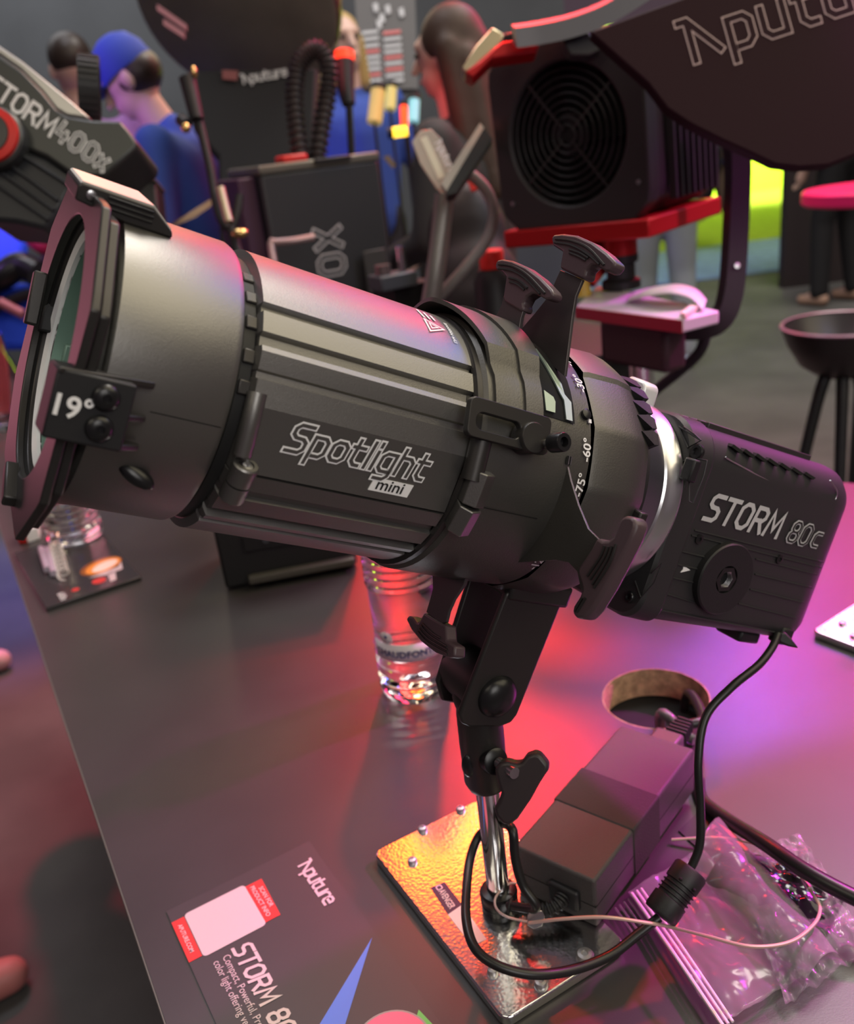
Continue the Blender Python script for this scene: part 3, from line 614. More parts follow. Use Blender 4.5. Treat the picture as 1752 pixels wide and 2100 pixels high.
# lower side: ridged plate, screws, mounting disc with thread
pp = [Z4(*q) for q in ((782, 1155), (1555, 1350), (1420, 1575), (1330, 1700), (560, 1500), (640, 1400))]
m = L()
for A_, B_ in (((782, 1158), (1555, 1350)), ((800, 1128), (1570, 1318)), ((725, 1255), (880, 1292)), ((690, 1330), (830, 1362)), ((640, 1405), (800, 1440)), ((575, 1490), (800, 1560)), ((1165, 1300), (1530, 1392)), ((1160, 1390), (1500, 1470)), ((1130, 1480), (1450, 1560)), ((1060, 1565), (1400, 1650)), ((520, 1590), (1300, 1740))):
    a, b_ = ony(*Z4(*A_), .0498), ony(*Z4(*B_), .0498); m.tube([a, b_], .00055, 6, 0)
m.build('side_ridges', BODYM, lampo)
for q in ((825, 1180), (1305, 1300)):
    p = ony(*Z4(*q), .0498); L().lathe([(.0030, 0), (.0030, .0008), (.0014, .0010), (.0012, .0002), (.00001, .0002)], basis(p, (0, 1, 0)), 20).build('side_screw', BLKS, lampo)
p = ony(*Z4(985, 1420), .0540); p.y = .0495
L().lathe([(.0225, -.001), (.0228, .0045), (.0220, .0055), (.0088, .0055), (.0086, .0015), (.00001, .0015)], basis(p, (0, 1, 0)), 56).build('mount_disc', BLK, lampo, ang=30)
L().lathe([(.0086, .0014), (.0086, .0052), (.0056, .0052), (.0056, .0014)], basis(p, (0, 1, 0)) @ Matrix.Rotation(R(10), 4, 'Z'), 6, ring=True).build('hex_insert', BLKS, lampo, ang=20)
m = L()
for k in range(4): m.lathe([(.0056, 0), (.0047, .0005), (.0056, .0010)], basis(p + V((0, .0012 + .001 * k, 0)), (0, 1, 0)), 28, False, False)
m.build('threaded_hole', STEEL, lampo)
onside([Z4(*q) for q in ((735, 1338), (776, 1366), (718, 1380), (732, 1362))], .0500, .0006, 'arrow_mark', WHITE, smooth=False)
# model lettering
a, b_ = ony(*Z4(850, 1055), .0496), ony(*Z4(1300, 1172), .0496); x = LM.to_3x3() @ (b_ - a); up_ = LM.to_3x3() @ (ony(*Z4(900, 925), .0496) - a)
nS = LY; W1 = strokes('STORM', 1, .17)[1]; hh = x.length / (W1 + .14)
yv = (up_ - x.normalized() * up_.dot(x.normalized()))
mm, W_ = stroke_text('STORM', hh * .90, hh * .165, planar(LM @ a, x, yv, nS, .0006), .27, .20); mm.build('lettering', GREY, lampo, smooth=False)
a2 = LM @ ony(*Z4(1338, 1185), .0496)
outlined('80', hh * .78, .0029, .00085, a2 + x.normalized() * .001, x, yv, nS, lampo, GREY, BLKP, gap=.26, slant=.18, lift=.0005)
outlined('c', hh * .80, .0029, .00085, LM @ ony(*Z4(1487, 1215), .0496), x, yv, nS, lampo, GREY, BLKP, slant=.18, lift=.0005)
# open and lock print on the bezel top
m = MB()
def bez(u, v): 
    a = 88 - u / .055 * 57.3; return LM @ V((-.0112 - v, .0553 * math.cos(R(a)), .0553 * math.sin(R(a))))
# feet and cable socket at the rear bottom
L().box((-.128, .030, -.069), (.020, .022, .008)).build('rear_foot', BLK, lampo, bevel=.002)
L().box((-.150, .046, -.062), (.012, .010, .012)).build('cable_socket', BLK, lampo, bevel=.0015)
# ---- yoke: near plate, far plate, tilt drum, receiver, handle
yk = [ony(*Z5(*q), .027) for q in ((1090, 205), (1430, 262), (1440, 290), (1150, 1010), (1110, 1060), (1040, 1085), (840, 1085), (790, 1065), (775, 1010), (1075, 230))]
L().prism(yk, (0, -.004, 0)).build('yoke_arm', ANO2, lampo, bevel=.0012, label='near plate of the tilting yoke')
hb = [ony(*Z5(*q), .029) for q in ((1085, 190), (1500, 150), (1450, 262), (1440, 290), (1090, 215))]
L().prism([(.066, y, z) for y, z in ((.0285, -.071), (-.022, -.071), (-.022, -.058), (.0285, -.058))], (-.044, 0, 0)).build('yoke_bridge', ANO2, lampo, bevel=.002)
L().prism([(.066, -.012, -.066), (.024, -.012, -.066), (.031, -.012, -.150), (.040, -.012, -.154), (.058, -.012, -.152), (.066, -.012, -.140)], (0, -.004, 0)).build('yoke_arm', ANO2, lampo, bevel=.0012, label='far plate of the tilting yoke')
pv = ony(1020, 1428, .027)
L().lathe([(.0128, -.001), (.0130, 0), (.0118, .0030), (.0085, .0055), (.0045, .0068), (.00001, .0072)], basis(pv, (0, 1, 0)), 40).build('dome_cap', BLKS, lampo)
L().lathe([(.0125, -.0425), (.0155, -.041), (.0165, -.034), (.0165, -.004)], basis(pv, (0, 1, 0)), 48).build('tilt_drum', ANO2, lampo)
pvw = LM @ pv
POLE = V((.01638, .45861, 0))
MB().lathe([(.0075, .957), (.0118, .9575), (.0136, .962), (.0140, .990), (.0138, 1.012), (.0120, 1.026), (.008, 1.030)], Matrix.Translation(POLE), 40).build('stand_receiver', ANO2, lampo)
MB().ball((POLE.x, POLE.y, 1.024), (.0150, .0150, .0150)).build('receiver_joint', ANO2, lampo)
m = MB(); c0 = px(962, 1570, .548); m.ball(tuple(c0), (.0045, .0030, .0085)); m.build('receiver_window', BLKS, lampo)
kb = V((POLE.x, POLE.y, .9735)); kd = (px(1052, 1572, .520) - kb); kd.z = .0; kd.normalize()
kd = (cR * .78 - cF * .55 + V((0, 0, .02))); kd.z = .02; kd.normalize()
ca0, ca1 = px(1004, 1556, .545), px(1030, 1567, .531)
MB().lathe([(.0062, 0), (.0080, .002), (.0080, .0085), (.0062, .0095)], basis(ca0, ca1 - ca0), 28).build('knob_collar', BLKS, lampo)
MB().cyl(ca1 - (ca1 - ca0).normalized() * .004, px(1056, 1586, .520), .0034, None, 18).build('knob_stud', STEEL, lampo)
kp = [Z5(*q) for q in ((1000, 1362), (1040, 1320), (1085, 1312), (1150, 1330), (1180, 1318), (1212, 1275), (1262, 1258), (1300, 1268), (1356, 1338), (1352, 1372), (1300, 1450), (1240, 1560), (1150, 1690), (1105, 1728), (1058, 1728), (1010, 1670), (996, 1620), (1030, 1570), (1044, 1520), (1020, 1450))]
Dk = 0.520
nk = -(cF * .93 + cR * .2).normalized(); o_k = px(1090, 1640, Dk)
def onpl(q, o, n): d = ray(*q); return cO + d * ((o - cO).dot(n) / d.dot(n))
MB().prism([onpl(q, o_k, nk) for q in kp], -nk * .011).build('wing_knob', mat('soft touch knob', (.03, .022, .024), .42), lampo, bevel=.0032, seg=3)

# ================================================================== steel base with post
bo = V((.0085, .3725, TZ)); bx = V((.082, .043, 0)); by = V((-.0715, .1535, 0)); bw, bl = .0935, .169
bx.normalize(); by = V((-bx.y, bx.x, 0)); BM_ = frame(bo, bx, by, V((0, 0, 1)))
st = thing('steel_base_stand', Matrix.Translation(bo + bx * bw / 2 + by * bl / 2), 'hammered chrome base plate with a chrome post that carries the small lamp', 'stand')
HAM = mat('hammered chrome', (.80, .80, .80), .16, 1.0)
nt = HAM.node_tree; tc = nt.nodes.new('ShaderNodeTexCoord'); vo = nt.nodes.new('ShaderNodeTexVoronoi'); vo.inputs['Scale'].default_value = 480; vo.feature = 'SMOOTH_F1'
bp = nt.nodes.new('ShaderNodeBump'); bp.inputs['Strength'].default_value = .07; bp.inputs['Distance'].default_value = .0012; bp.invert = True
nt.links.new(tc.outputs['Object'], vo.inputs['Vector']); nt.links.new(vo.outputs['Distance'], bp.inputs['Height']); nt.links.new(bp.outputs['Normal'], nt.nodes['Principled BSDF'].inputs['Normal'])
MB(BM_).prism([(x, y, .0004) for x, y in rrect(0, 0, bw, bl, .007, 6)], (0, 0, .0074)).build('base_plate', HAM, st, bevel=.0012)
BT = TZ + .0078
for q, r in (((945, 1662), .0034), ((867, 1703), .0034), ((846, 1768), .0034), ((1011, 1994), .0034), ((1110, 2019), .0042), ((1200, 1962), .0056)):
    p = pz(*q, BT); MB().lathe([(r, -.0004), (r, .0016), (r * .8, .0030), (r * .4, .0034), (r * .3, .0026), (.00001, .0026)], Matrix.Translation(p), 24).build('plate_screw', mat('dull steel screw', (.45, .43, .42), .42, .9), st)
MB().lathe([(.0075, 0), (.0075, .115)], Matrix.Translation(POLE + V((0, 0, BT - .0002))), 40).build('post', CHROME, st)
MB().lathe([(.0120, 0), (.0122, .0035), (.0110, .0045), (.0124, .0055), (.0126, .0120), (.0115, .0140), (.0076, .0150)], Matrix.Translation(POLE + V((0, 0, BT - .0002))), 40).build('post_collar', BLKS, st)
lb = [pz(*q, BT) for q in ((884, 1821), (912, 1809), (948, 1856), (919, 1876))]
MB().prism(lb, (0, 0, .0003)).build('maker_label', mat('navy label', (.012, .014, .05), .5), st, smooth=False)
lb2 = [pz(*q, BT) for q in ((919, 1876), (948, 1856), (998, 1926), (968, 1940))]
MB().prism(lb2, (0, 0, .0003)).build('label_tail', mat('white label', (.72, .62, .60), .5), st, smooth=False)
lx = (lb[3] - lb[0]); ly = (lb[1] - lb[0]); ly = ly - lx.normalized() * ly.dot(lx.normalized())
printed('AVENGER', .0066, planar(lb[0] + lx * .22 + ly * .28 + V((0, 0, .0004)), lx, ly, V((0, 0, 1)), .0002), mat('label print', (.75, .6, .6), .6), st, bold=.02, sx=.62)
ribs_ = MB(); ribbon(ribs_, loop(0, 0, .0036, .0036, .0006), .0008, planar(lb[0] + lx * .05 + ly * .3 + V((0, 0, .0004)), lx, ly, V((0, 0, 1)), .0002)); ribs_.build('label_emblem', MATS['label print'], st, smooth=False)

# ================================================================== power adapter
au = V((math.cos(R(49)), math.sin(R(49)), 0)); av = V((-au.y, au.x, 0)); ao = V((.0752, .4290, BT + .0009))
AM = frame(ao, au, av, V((0, 0, 1))); AW, AL, AH = .0600, .152, .0385
ad = thing('power_adapter', Matrix.Translation(ao + au * AL / 2 + av * AW / 2), 'black brick shaped power adapter lying partly on the chrome base plate', 'power adapter')
ADM = mat('grained black plastic', (.055, .050, .050), .5, bump=.5, bscale=1500)
MB(AM).box((AL / 2, AW / 2, AH / 2 + .0001), (AL, AW, AH)).build('adapter_body', ADM, ad, bevel=.0022, seg=3)
MB(AM).box((.072, AW / 2, AH / 2 + .0002), (.040, AW + .0012, AH + .0014)).build('hook_strap', mat('woven strap', (.035, .030, .029), .8, bump=.3, bscale=900), ad, bevel=.0012, label='dark hook and loop strap around the adapter')
MB(AM).box((AL / 2, AW / 2, AH * .45), (AL + .0004, AW + .0004, .0005)).build('parting_line', HOLE, ad)
m = MB(AM); m.box((-.001, .022, .017), (.006, .022, .016)); m.build('cable_outlet', BLK, ad, bevel=.002)
m = MB(AM); cp = [(-.003, .022, .017), (-.009, .023, .015), (-.016, .029, .0125), (-.022, .040, .013), (-.0255, .049, .015)]
P_ = smooth_path(cp, 8)
for i in range(1, len(P_) - 1, 3): m.lathe([(.0040, -.0011), (.0050, -.0006), (.0050, .0006), (.0040, .0011)], basis(P_[i], P_[i + 1] - P_[i]), 16)
m.tube(cp, .0036, 12, 6); m.build('strain_relief', RUB, ad)
for xx, yy in ((.012, .004), (.14, .004)):
    MB(AM).lathe([(.004, -.0008), (.0045, .0002)], Matrix.Translation((xx, yy + .004, 0)), 16).build('rubber_foot', RUB, ad)

# ================================================================== cables
def cable(name, pts, r, m_, label, cat='cable', flat=1.0, group=None, n=12, sm=10):
    o = MB().tube(pts, r, n, sm, flat).build(name, m_); return tag(o, label, cat, group)
CBL = mat('black cable jacket', (.012, .012, .012), .35)
dc = thing('lamp_cable', Matrix.Translation(pz(1180, 1990, TZ)), 'thin black cord from the lamp head down through a ferrite to the adapter', 'cable')
end0 = AM @ V((-.0255, .049, .015))
loop_pts = [end0, px(1100, 1862, .560), px(1072, 1815, .560), px(1057, 1760, .560), px(1050, 1700, .560), px(1022, 1690, .585), px(985, 1712, .592), px(965, 1760, .585), px(957, 1825, .565), px(957, 1890, .545), px(975, 1945, .530), px(1020, 1980, .522), px(1090, 1998, .522), px(1170, 1990, .530), px(1250, 1960, .540), px(1310, 1915, .548), px(1352, 1882, .552)]
MB().tube(loop_pts, .0030, 12, 8).build('cord', CBL, dc)
up_pts = [px(1412, 1790, .560), px(1435, 1735, .560), px(1437, 1660, .560), px(1433, 1560, .560), px(1448, 1470, .565), px(1500, 1410, .570), px(1555, 1365, .578), px(1583, 1330, .585), px(1596, 1300, .590)]
MB().tube(up_pts, .0027, 12, 8).build('cord', CBL, dc)
fa, fb = px(1352, 1878, .552), px(1420, 1782, .560); fd = (fb - fa).normalized(); fl = (fb - fa).length
fp = [(.0085, 0)]
prof = [(.0050, 0), (.0100, .0005), (.0108, .002), (.0108, fl * .34)]
for k in range(4): prof += [(.0094, fl * (.36 + .08 * k)), (.0094, fl * (.40 + .08 * k)), (.0107, fl * (.415 + .08 * k)), (.0107, fl * (.43 + .08 * k))]
prof += [(.0108, fl * .70), (.0108, fl - .002), (.0100, fl - .0005), (.0050, fl)]
MB().lathe(prof, basis(fa, fd), 28).build('ferrite_bead', BLK, dc)
m = MB()
for q, D in ((1395, 1.), (1360, 1.)): pass
for q in ((1396, 1803), (1424, 1826), (1362, 1853), (1388, 1876)):
    p = onpl(q, (fa + fb) / 2 - cF * .0098, cF); m.ball(tuple(p), .0012, None, 10, 6)
m.build('ferrite_hole', HOLE, dc)
m = MB(); m.prism([px(*q, .588) for q in ((1592, 1300), (1612, 1296), (1625, 1310), (1640, 1330), (1618, 1326), (1600, 1318))], cF * .008); m.build('plug', BLK, dc, bevel=.0012)
cable('mains_cable', [px(1432, 1600, .70), px(1440, 1640, .68), px(1490, 1680, .645), px(1570, 1730, .60), px(1650, 1785, .57), px(1752, 1840, .55), px(1850, 1880, .54)], .0052, CBL, 'thick black cable running from behind the adapter to the right table side')
# mains lead into the adapter and leads coming out of the hole
ml = thing('mains_lead', Matrix.Translation(pz(1400, 1500, TZ)), 'black mains lead with moulded plug rising out of the table hole', 'cable')
A_end = AM @ V((AL, AW * .42, .021)); hole_c = V((HC.x, HC.y, TZ))
c1 = A_end + au * .022; c2 = px(1440, 1448, .765)
MB(frame(A_end, au, av, V((0, 0, 1)))).box((.011, .004, .001), (.024, .024, .017)).build('moulded_plug', mat('ribbed plug plastic', (.05, .045, .045), .5), ml, bevel=.003)
for k in range(5): MB(frame(A_end, au, av, V((0, 0, 1)))).box((.028 + .0042 * k, .002, .001), (.0026, .017 - .001 * k, .012)).build('plug_rib', RUB, ml, bevel=.001)
MB().tube([A_end + au * .023 + av * .004, A_end + au * .046, A_end + au * .066 - av * .004 + V((0, 0, -.004)), V((HC.x + .032, HC.y + .012, TZ - .01)), V((HC.x + .025, HC.y + .012, TZ - .08))], .0042, 12, 8).build('lead', CBL, ml)
cable('hole_cable', [V((HC.x - .003, HC.y - .034, TZ - .10)), V((HC.x - .006, HC.y - .036, TZ - .02)), V((HC.x - .008, HC.y - .044, TZ + .012)), V((HC.x - .004, HC.y - .054, TZ + .017)), V((HC.x + .004, HC.y - .064, TZ + .008)), V((HC.x + .012, HC.y - .074, TZ + .006))], .0046, mat('grey cable jacket', (.10, .095, .09), .3), 'grey cable arching out of the near rim of the table hole')

# ================================================================== printed flyer
FU = V((.878, .478, 0)).normalized(); FV = V((FU.y, -FU.x, 0)); FO = V((-.218, .496, TZ + .0002))
fly = thing('flyer', Matrix.Translation(FO + FU * .056 + FV * .14), 'dark grey product flyer with red tabs and white lettering at the front table edge', 'flyer')
def fp(a, b, lift=.0009): return FO + FU * a + FV * b + V((0, 0, lift))
MB().prism([fp(a, b, 0) for a, b in ((0, 0), (.1117, 0), (.1117, .30), (0, .30))], (0, 0, .0007)).build('flyer_sheet', mat('dark print stock', (.050, .046, .045), .38, var=.06, vscale=6), fly, smooth=False)
def patch(pts, m_, name, lift=.0009): return MB().prism([fp(a, b, lift) for a, b in pts], (0, 0, .0001)).build(name, m_, fly, smooth=False)
REDP = mat('red print', (.62, .035, .03), .5)
FWH = mat('cream white print', (.58, .53, .49), .5)
patch([(.0545, .0138), (.0672, .0138), (.0655, .0540), (.0535, .0540)], REDP, 'red_tab'); patch([(0, .0130), (.0090, .0130), (.0090, .0540), (0, .0540)], REDP, 'red_tab')
patch(rrect(.0095, .0112, .0545, .0560, .003, 4), FWH, 'white_panel', .00095)
def ft(a, b, lift=.0011): return planar(fp(a, b, lift), FV, FU, V((0, 0, 1)))
printed('SCAN FOR', .0046, ft(.0620, .0210), FWH, fly, bold=.01); printed('PRODUCT INFO', .0046, ft(.0570, .0165), FWH, fly, bold=.01)
printed('APUTURE.COM', .0042, ft(.0030, .0185), FWH, fly, bold=.01)
mm, _ = stroke_text('STORM 80c', .0118, .0023, ft(.0278, .0620), .24, .16); mm.build('lettering', FWH, fly, smooth=False)
printed('Compact, Powerful, Precise', .0072, ft(.0198, .0635), FWH, fly, sx=.92); printed('color light offering versatile', .0072, ft(.0132, .0640), FWH, fly, sx=.92)
mm, _ = stroke_text('Aputure', .0100, .0019, ft(.0945, .0180), .16); mm.build('lettering', FWH, fly, smooth=False)
mm = MB(); ribbon(mm, [(0, 0), (.0035, .0110)], .0016, ft(.094, .0245)) if False else None
patch([(.1078, .1105), (.0640, .158), (.0505, .149)], mat('blue print', (.10, .22, .80), .4), 'printed_beam')
patch([(.1056, .1752), (.1075, .19), (.090, .19)], mat('green print', (.12, .55, .12), .4), 'printed_beam')
patch(circ(.081, .1865, .0235, 40), mat('rim print', (.35, .30, .30), .3), 'printed_lens', .0010); patch(circ(.081, .1865, .0222, 40), mat('pink print', (.80, .16, .28), .4), 'printed_lens', .0012)

# ================================================================== water bottles
PET = mat('clear bottle plastic', (1, .97, .97), .04, trans=1, ior=1.33, bump=.25, bscale=90)
WAT = mat('water', (.98, .98, 1), .0, trans=1, ior=1.30)
def bottle(loc, r, h, cap_m, label, cat='bottle'):
    M_ = Matrix.Translation(loc); t = thing('water_bottle', M_, label, cat, None)
    prof = [(.00001, .004), (r * .7, .001), (r * .92, .004), (r, .012)]
    z = .014
    while z < h * .28: prof += [(r, z), (r * .93, z + .004), (r, z + .008)]; z += .009
    prof += [(r * .95, h * .32), (r * .95, h * .58)]
    z = h * .60
    while z < h * .76: prof += [(r, z), (r * .935, z + .003), (r, z + .006)]; z += .0075
    prof += [(r * .98, h * .79), (r * .80, h * .86), (r * .45, h * .92), (r * .40, h * .94), (r * .40, h * .955)]
    MB(M_).lathe(prof, None, 48, False, False).build('bottle_body', PET, t, ang=60)
    MB(M_).lathe([(r * .43, h * .945), (r * .46, h * .95), (r * .46, h * .995), (r * .42, h)], None, 32).build('bottle_cap', cap_m, t)
    return t, M_
bt, BMt = bottle(V((-.030, .742, TZ)), .0345, .200, mat('blue cap', (.01, .03, .45), .4), 'clear water bottle with a blue cap under the lamp tube')
def wrap(M_, r, a0, z0): return lambda u, v: M_ @ V((r * math.cos(a0 + u / r), r * math.sin(a0 + u / r), z0 + v))
LBLM = mat('bottle label film', (.92, .88, .90), .35)
a_c = math.atan2(-.742, .03)
def band(M_, r, z0, z1, a0, a1, n=24): 
    mb = MB(M_); mb.grid(lambda a, z: (r * math.cos(a), r * math.sin(a), z), [a0 + (a1 - a0) * k / n for k in range(n + 1)], [z0, z1]); return mb
band(BMt, .0338, .050, .068, a_c - 1.25, a_c + .85).build('bottle_label', LBLM, bt, solid=.0003)
printed('CHAUDFONTAINE', .0095, wrap(BMt, .0341, a_c - 1.15, .0545), mat('navy print', (.02, .04, .25), .5), bt, bold=.02)
MB(BMt).lathe([(.00001, .002), (.0060, .002)], None).v and None
em = MB(); em.grid(lambda a, t: wrap(BMt, .0340, a_c - .70, .074)(t * .007 * math.cos(a), t * .006 * math.sin(a)), [2 * PI * k / 16 for k in range(17)], [0, 1]); em.build('label_emblem', LBLM, bt, solid=.0002)
em = MB(); em.grid(lambda a, t: wrap(BMt, .0343, a_c - .70, .075)(t * .0016 * math.cos(a), t * .0016 * math.sin(a)), [2 * PI * k / 12 for k in range(13)], [0, 1]); em.build('emblem_dot', MATS['navy print'], bt, solid=.0002)
b2, BM2 = bottle(V((-.515, 1.235, TZ + .0062)), .041, .215, mat('white cap', (.7, .7, .7), .4), 'clear water bottle with a pink label on the glossy catalogue at the left')
a_2 = math.atan2(-1.22, .515)
band(BM2, .0402, .070, .100, a_2 - 1.0, a_2 + .35).build('bottle_label', mat('pink label film', (.70, .30, .38), .4), b2, solid=.0003)

# ================================================================== catalogue with small things on it
k0, k1 = V((-.4825, 1.0117, TZ)), V((-.379, 1.0723, TZ)); ku = (k1 - k0).normalized(); kv = V((-ku.y, ku.x, 0)); kw = (k1 - k0).length
KM = frame(k0, ku, kv, V((0, 0, 1)))
ct = thing('catalogue', KM @ Matrix.Translation((kw / 2, .10, 0)), 'black glossy catalogue with an orange glowing picture near the left table edge', 'catalogue')
MB(KM).box((kw / 2, .115, .0031), (kw, .23, .0058)).build('catalogue_pages', mat('black glossy cover', (.035, .033, .034), .22), ct, bevel=.0006)
def kp_(pts, m_, name, z): MB(KM).prism([(x, y, z) for x, y in pts], (0, 0, .0001)).build(name, m_, ct, smooth=False)
def ell(cx, cy_, a, b, rot=0, n=28): return [(cx + a * math.cos(t) * math.cos(rot) - b * math.sin(t) * math.sin(rot), cy_ + a * math.cos(t) * math.sin(rot) + b * math.sin(t) * math.cos(rot)) for t in [2 * PI * k / n for k in range(n)]]
kp_(ell(.088, .078, .030, .024, .5), mat('dark orange print', (.28, .09, .02), .25), 'printed_glow', .0061); kp_(ell(.090, .076, .026, .019, .5), mat('orange print', (.85, .30, .05), .25), 'printed_glow', .0062)
kp_(ell(.092, .074, .020, .012, .5), mat('peach print', (.95, .72, .62), .25), 'printed_glow', .0063)
kp_([(.064, .050), (.105, .056), (.113, .070), (.108, .044), (.090, .040)], mat('lilac print', (.62, .50, .52), .3), 'printed_lamp', .0063)
kp_([(.088, .044), (.098, .044), (.092, .016), (.084, .014)], MATS['lilac print'], 'printed_lamp', .0063)
kp_(circ(.073, .030, .009, 24), REDP, 'printed_seal', .0063); kp_(circ(.042, .026, .005, 18), REDP, 'printed_seal', .0063)
printed('600x', .013, planar(KM @ V((.020, .032, .0063)), KM.to_3x3() @ V((0, -1, 0)), KM.to_3x3() @ V((1, 0, 0)), V((0, 0, 1))), WHITE, ct)
cz = TZ + .006
mb = MB(); p0, p1 = pz(112, 1110, cz + .01), pz(130, 1180, cz + .006); hl = []
for k in range(90): t = k / 89; hl.append(p0.lerp(p1, t) + V((.008 * math.cos(k * .62), .003 * math.sin(k * .62) , .006 * math.sin(k * .62))))
tag(mb.tube(hl, .0012, 6, 0).build('coiled_cord', mat('white cord', (.75, .70, .66), .5)), 'white coiled cord lying on the glossy catalogue', 'cord')
rp = thing('plug_adapter', Matrix.Translation(pz(60, 1105, TZ)), 'small white plug with a red end beside the glossy catalogue', 'plug')
q0, q1, q2 = pz(40, 1108, TZ), pz(58, 1107, TZ), pz(84, 1098, TZ)
dq = (q2 - q0).normalized(); nq = V((-dq.y, dq.x, 0)) * .016
def blk(a, b, h, nm, m_): MB().prism([a - nq, b - nq, b + nq, a + nq], (0, 0, h)).build(nm, m_, rp, bevel=.0015)
blk(q0, q1, .020, 'red_end', RED); blk(q1 + dq * .0002, q2, .020, 'white_body', WHITE)
for a, b in (((84, 1125), (97, 1168)), ((98, 1125), (110, 1176))):
    tag(MB().cyl(pz(*a, TZ + .012), pz(*b, TZ + .012), .0045).build('pen', mat('lilac pen barrel', (.42, .36, .45), .35)), 'lilac pen on the glossy catalogue beside the coiled cord, ' + ('outer' if a[0] == 84 else 'inner') + ' of the two', 'pen', 'lilac pens on the catalogue')

# ================================================================== control box behind the lamp
g0, g1_ = V((-.257, 1.003, TZ)), V((-.094, 1.029, TZ)); gu = (g1_ - g0).normalized(); gv = V((-gu.y, gu.x, 0)); gw = (g1_ - g0).length
GM = frame(g0, gu, gv, V((0, 0, 1)))
gb = thing('control_box', GM @ Matrix.Translation((gw / 2, .06, 0)), 'black control box with a row of round sockets under the lamp tube', 'control box')
MB(GM).box((gw / 2, .062, .079), (gw, .12, .150)).build('box_body', BLK, gb, bevel=.004)
MB(GM).box((gw * .58, -.004, .014), (gw * .80, .012, .010)).build('front_lip', mat('olive black trim', (.07, .065, .055), .4), gb, bevel=.002)
MB(GM).box((gw * .5, .0008, .060), (gw * .62, .004, .022)).build('socket_panel', BLKS, gb, bevel=.001)
for k in range(5): MB(GM).lathe([(.0040, 0), (.0040, .003), (.0026, .003), (.0024, .0012), (.00001, .0012)], basis((gw * (.36 + .075 * k), -.0014, .062), (0, -1, 0)), 18).build('socket', DSTEEL, gb)
for k in (.1, .9): MB(GM).box((gw * k, .06, .002), (.02, .10, .004)).build('box_foot', RUB, gb)

# ================================================================== second base plate at the right
tq = pz(1666, 1292, TZ + .008); e1 = (pz(1752, 1237, TZ + .008) - tq).normalized(); e2 = V((e1.y, -e1.x, 0))
SM_ = frame(V((tq.x, tq.y, TZ)), e2, e1, V((0, 0, 1)))
s2 = thing('steel_base_stand', SM_ @ Matrix.Translation((.05, .08, 0)), 'hammered chrome base plate at the right edge of the table, lit white and blue', 'stand')
MB(SM_).prism([(x, y, .0004) for x, y in rrect(0, 0, .10, .17, .006, 6)], (0, 0, .0075)).build('base_plate', HAM, s2, bevel=.0012)
for x, y in ((.014, .028), (.034, .014), (.052, .05), (.03, .085)): MB(SM_).lathe([(.0036, .0075), (.0036, .0092), (.0028, .0106), (.00001, .0108)], Matrix.Translation((x, y, 0)), 20).build('plate_screw', SILV, s2)
MB(SM_).lathe([(.0078, .0078), (.0078, .12)], Matrix.Translation((.055, .105, 0)), 24).build('post', CHROME, s2)

# ================================================================== bags, wire, booklet
FOIL = mat('crumpled clear film', (.35, .33, .36), .10, trans=.0, alpha=.20, bump=0, spec=1.0)
FROST = mat('frosted bag film', (.36, .33, .35), .16, alpha=.26, spec=1.0)
from mathutils import noise
def film(corners, nu, nv, amp, fr, lift, m_, name, parent, th=.0002, fold=None):
    a, b, c, d = [V(p) for p in corners]; mb = MB()
    def f(i, j):
        u, v = i / nu, j / nv; p = a.lerp(b, u).lerp(d.lerp(c, u), v)
        h = abs(noise.noise((p.x * fr, p.y * fr, 3.1 + lift * 50))) * amp + .35 * amp * abs(noise.noise((p.x * fr * 3, p.y * fr * 3, 9)))
        return p + V((0, 0, lift + h + (fold(u, v) if fold else 0)))
    mb.grid(f, list(range(nu + 1)), list(range(nv + 1))); return mb.build(name, m_, parent, solid=th, ang=50)
Tz = TZ + .0015
zb = thing('zip_bag', Matrix.Translation(pz(1450, 1950, TZ)), 'frosted clear zip bag with a folded flap beside the adapter', 'plastic bag')
film([pz(1288, 1835, Tz), pz(1440, 1745, Tz), pz(1665, 2000, Tz), pz(1475, 2110, Tz)], 46, 46, .004, 38, .0020, FROST, 'bag_film', zb)
fold = lambda u, v: .012 * math.sin(PI * u) ** .6
film([pz(1420, 1800, Tz), pz(1478, 1700, Tz), pz(1722, 1985, Tz), pz(1646, 2050, Tz)], 22, 60, .003, 45, .0080, FROST, 'folded_flap', zb, fold=fold)
for k, (w_, off) in enumerate(((.0012, 0), (.0009, .004), (.0009, .0075))):
    a, b = pz(1296 + off * 2600, 1832 - off * 1300, Tz + .0065), pz(1484 + off * 2600, 2105 - off * 1300, Tz + .0085)
    MB().tube([a, a.lerp(b, .5) + V((0, 0, .001)), b], w_, 8, 6).build('zip_strip', mat('zip strip plastic', (.85, .75, .78), .25), zb)
for k in range(5):
    a, b = pz(1262 + 9 * k, 1862 - 6 * k, Tz + .003), pz(1300 + 9 * k, 1915 - 6 * k, Tz + .004); MB().tube([a, b], .0008, 6, 0).build('zip_ridge', FROST, zb)
cb2 = thing('clear_bag', Matrix.Translation(pz(1650, 1900, TZ)), 'shiny crumpled clear bag behind the frosted bag at the table right', 'plastic bag')
film([pz(1500, 1770, Tz), pz(1640, 1720, Tz), pz(1790, 1960, Tz), pz(1610, 2075, Tz)], 60, 60, .012, 55, .0025, FOIL, 'bag_film', cb2)
pch = MB(); c_ = pz(1585, 1828, TZ)
pm = Matrix.Translation(c_ + V((0, 0, .008))) @ Matrix.Rotation(R(-42), 4, 'Z')
n_ = 40
